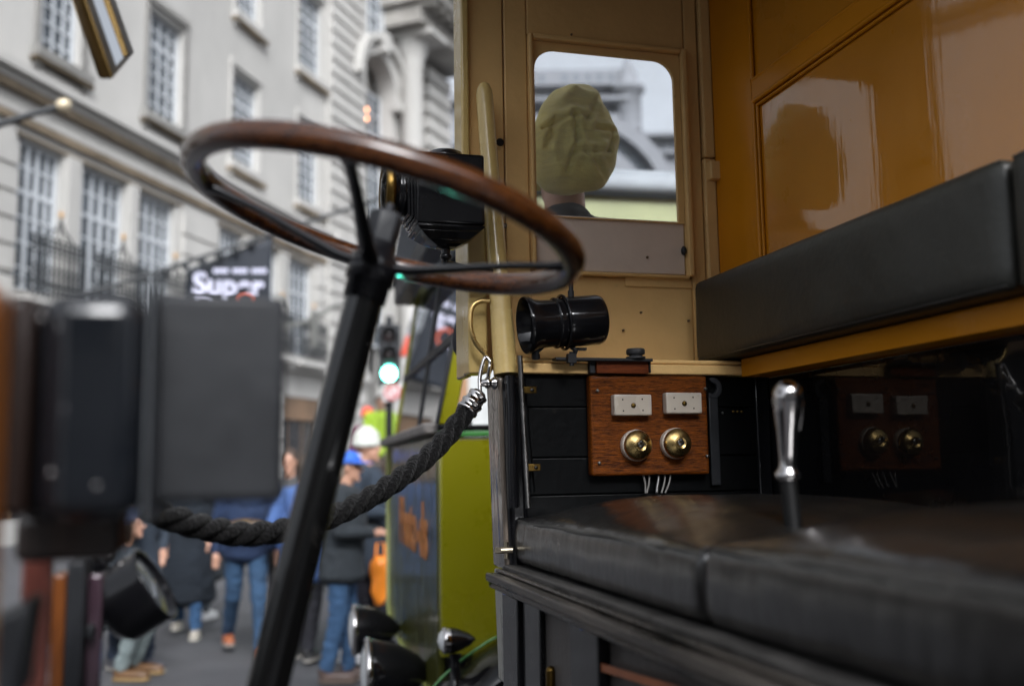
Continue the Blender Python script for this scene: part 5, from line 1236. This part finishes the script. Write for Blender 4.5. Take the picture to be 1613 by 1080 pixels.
q = MB(); q.tube([V((c.x, c.y, sz_))+sv_*(.05+.11*math.cos(2*PI*k/24))-dv*.015+V((0, 0, .11*math.sin(2*PI*k/24))) for k in range(24)], .018, 6, closed=True); q.tube([V((c.x, c.y, sz_))+sv_*(.05-.07)-dv*.012+V((0, 0, .07)), V((c.x, c.y, sz_))+sv_*(.05+.07)-dv*.012+V((0, 0, -.07))], .014, 6); q.build('red_ring', mat('sign_red', (.55, .05, .05), .5), sg_)

# glowing globes stand in for two orange reflection dots at the pavilion window
lw_ = root('orange_glints', fpt(sc, 12, -.3), 'twin glowing globes standing in for orange reflections in the tall arched window', 'glint')
for py in (172, 186):
    o_ = FS(573, py, -.5); q = MB(); q.ellipsoid(fpt(o_[0]+.1, o_[1], -.45), (.10, .10, .10), 12, 8); q.build('glint_globe', mat('warm_glint', (.9, .4, .2), .4, emit=(1, .38, .18), es=5), lw_)
q = MB(); o_ = FS(573, 179, -.5); q.tube([fpt(o_[0]+.1, o_[1]-.7, -.48), fpt(o_[0]+.1, o_[1]+.7, -.48)], .03, 6); q.build('bracket', IRON, lw_)

# ================================================================== flags, poles, wires over the street
def flat_cloth(name, pts, m_, parent, nx=24, ny=18, amp=.05, seed=0, th_=.01):
    """a hung cloth between four corners with soft folds"""
    A_, B_, C_, D_ = pts; q = MB(); vs = []; n_ = (B_-A_).cross(D_-A_).normalized()
    for j_ in range(ny+1):
        for i in range(nx+1):
            u, v = i/nx, j_/ny; p = A_.lerp(B_, u).lerp(D_.lerp(C_, u), v); vs.append(p+n_*(amp*math.sin(u*11+v*2.5+seed)*(.3+v)+amp*.5*noise.noise(p*1.3)))
    q.add(vs, [(j_*(nx+1)+i, j_*(nx+1)+i+1, (j_+1)*(nx+1)+i+1, (j_+1)*(nx+1)+i) for j_ in range(ny) for i in range(nx)], True); o = q.build(name, m_, parent)
    s_ = o.modifiers.new('s', 'SOLIDIFY'); s_.thickness = th_; return o
DB = 22.0
fb = root('banner', at_depth(360, 430, DB), 'black banner lettered Super, hung from a slanting pole above the black lamp', 'banner')
A_, B_, C_, D_ = at_depth(293, 425, DB), at_depth(429, 374, DB+.6), at_depth(424, 560, DB+.6), at_depth(293, 560, DB)
B2, A2 = B_.copy(), A_.copy(); flat_cloth('banner_cloth', [A2, B2, C_, D_], BANNER, fb, amp=.03)
ux = (C_-D_); ux.z = 0; ux.normalize(); nb = ux.cross(V((0, 0, 1)))
if nb.dot(EYE-A_) < 0: nb = -nb
def bt(px, py, s_, size, sx, m_, bold): 
    o = at_depth(px, py, DB)+nb*.12; k_ = (px-293)/131*.0; o = o
    Mx = Matrix(((ux.x, 0, nb.x, o.x), (ux.y, 0, nb.y, o.y), (0, 1, 0, o.z), (0, 0, 0, 1))); return text_mesh('banner_lettering', s_, size, .004, Mx, m_, fb, bold, sx)
bt(303, 465, 'Super', .72, .90, TEXT_W, .022)
bt(304, 501, 'Dry', .60, 1.0, TEXT_W, .02)
q = MB()
for k in range(14):
    if k in (4, 9): continue
    o = at_depth(336+k*6, 431.5, DB)+nb*.12; q.hexa([o+ux*a_+V((0, 0, z_))+nb*b__ for z_ in (0, .10) for (a_, b__) in ((0, 0), (.06, 0), (.06, .01), (0, .01))])
q.build('small_print', TEXT_W, fb)
q = MB(); o = at_depth(386, 480, DB)+nb*.12; q.tube([o+ux*math.cos(t)*.17+V((0, 0, math.sin(t)*.20)) for t in [2*PI*k/24 for k in range(24)]], .024, 6, closed=True); q.build('banner_ring', TEXT_R, fb)
q = MB(); a, b = at_depth(120, 470, DB-1.5), at_depth(424, 370, DB+.6); q.tube([a, b], .045, 8); q.tube([b, b+(b-a).normalized()*4], .045, 8); q.ellipsoid(b, (.08, .08, .1)); fp = q.build('flagpole', IRON, fb)
# wreath-like tassels on the banner pole
for k in range(6):
    p = a.lerp(b, .45+.09*k); q = MB(); q.ellipsoid(p+V((0, 0, -.08)), (.09, .06, .09), 8, 6); q.build('pole_fitting', IRON, fb)
fp2 = root('flagpole', FS(0, 195) and at_depth(50, 180, 14), 'dark slanting flagpole with pale gilded tip at the upper left', 'flagpole')
q = MB(); a, b = at_depth(-60, 213, 13.8), at_depth(92, 168, 14.2); q.tube([a, b], [.06, .045], 10); q.build('pole', IRON, fp2)
q = MB(); d_ = (b-a).normalized(); q.lathe(b, d_, [(-.02, .05), (.02, .085), (.09, .095), (.15, .07), (.19, .0)], 16); q.build('pole_tip', mat('pale_gilt', (.62, .52, .36), .35, .3), fp2)
fp3 = root('wall_bracket', at_depth(520, 490, 34), 'thin dark bracket arm reaching out left of the steering column', 'bracket')
q = MB(); P_ = [at_depth(*t_) for t_ in ((432, 514, 32), (470, 510, 32), (505, 495, 32.4), (527, 482, 32.6), (560, 478, 33))]; q.tube(catmull(P_, 5), .07, 8); q.tube([at_depth(495, 490, 32), at_depth(495, 545, 32)], .11, 8); q.build('arm', mat('grey_green_bracket', (.12, .12, .11), .6), fp3)
for i, (pp, lab) in enumerate(((((0, 428), (120, 466), (200, 472)), 'slack overhead cable at the far left above the lamp'), (((200, 445), (300, 430), (420, 372)), 'overhead cable running up to the banner tip'))):
    q = MB(); P_ = [at_depth(a_, b__, 20) for a_, b__ in pp]; q.tube(catmull(P_, 10), .018, 6); tag(q.build('overhead_cable', IRON), lab, 'cable')
# hanging banners seen through the olive van's windscreen
f2 = root('banner', at_depth(650, 520, 26), 'white banner with a red lower half seen through the olive van windscreen', 'banner')
flat_cloth('banner_cloth', [at_depth(655, 478, 26), at_depth(664, 478, 26), at_depth(652, 528, 26), at_depth(640, 528, 26)], mat('white_banner', (.45, .46, .52), .7, var=.4, vs=1.5), f2, 10, 10, .04)
flat_cloth('banner_red', [at_depth(640, 529, 25.9), at_depth(654, 529, 25.9), at_depth(646, 561, 25.9), at_depth(629, 561, 25.9)], mat('red_banner', (.62, .09, .05), .7), f2, 10, 10, .04)
f3 = root('banner', at_depth(680, 505, 28), 'black and white printed banner right of the red and white one', 'banner')
flat_cloth('banner_cloth', [at_depth(672, 500, 28), at_depth(706, 488, 28), at_depth(696, 540, 28), at_depth(660, 556, 28)], mat('mottled_banner', (.34, .35, .42), .7, var=.8, vs=3), f3, 10, 10, .05)
flat_cloth('banner_black', [at_depth(680, 462, 28), at_depth(708, 474, 28), at_depth(706, 487, 28), at_depth(672, 499, 28)], BANNER, f3, 10, 10, .05)
q = MB(); q.tube([at_depth(640, 475, 28.2), at_depth(712, 455, 28.2)], .06, 8); q.build('banner_pole', IRON, f3)
# yellow poster board near the pale kiosk behind the olive van
ks = root('poster_board', G(668, 9.5), 'yellow edged poster board standing beyond the olive van windscreen', 'sign')
c = G(668, 9.5); q = MB(); q.hexa([c+V((a_, b__, z_)) for z_ in (1.55, 2.45) for (a_, b__) in ((-.16, 0), (.16, 0), (.16, .03), (-.16, .03))]); q.build('board', mat('yellow_board', (.55, .38, .04), .6), ks, bev=.005)
q = MB(); q.hexa([c+V((a_, b__, z_)) for z_ in (1.66, 2.3) for (a_, b__) in ((-.11, -.006), (.12, -.006), (.12, -.001), (-.11, -.001))]); q.build('poster', mat('pale_poster', (.5, .48, .52), .6, var=.3), ks)
q = MB()
for a_ in (-.14, .14): q.tube([c+V((a_, .015, 0)), c+V((a_, .015, 1.56))], .018, 8)
q.build('leg', BLKM, ks)
# pale kiosk at the right of the gap below the cream post
kk = root('kiosk', G(722, 12), 'pale street kiosk with dark upper band behind the green waist rail', 'kiosk')
c = G(735, 12); q = MB(); q.box(c.x-.42, c.x+1.6, c.y, c.y+1.5, 0, 2.95); q.build('wall', mat('pale_kiosk', (.42, .43, .42), .6), kk, bev=.02)
for (z0, z1, mt_, nm) in ((2.96, 3.10, SHOP, 'brown_band'), (3.105, 3.22, mat('kiosk_band', (.05, .05, .055), .5), 'dark_band'), (3.225, 3.55, mat('pale_kiosk', (.42, .43, .42)), 'canopy')):
    q = MB(); q.box(c.x-.45, c.x+1.65, c.y-.06, c.y+1.55, z0, z1); q.build(nm, mt_, kk, bev=.01)
q = MB(); q.box(c.x-.25, c.x+.0, c.y-.03, c.y-.002, 2.15, 2.7); q.build('poster', mat('orange_brown_print', (.28, .15, .07), .6), kk)
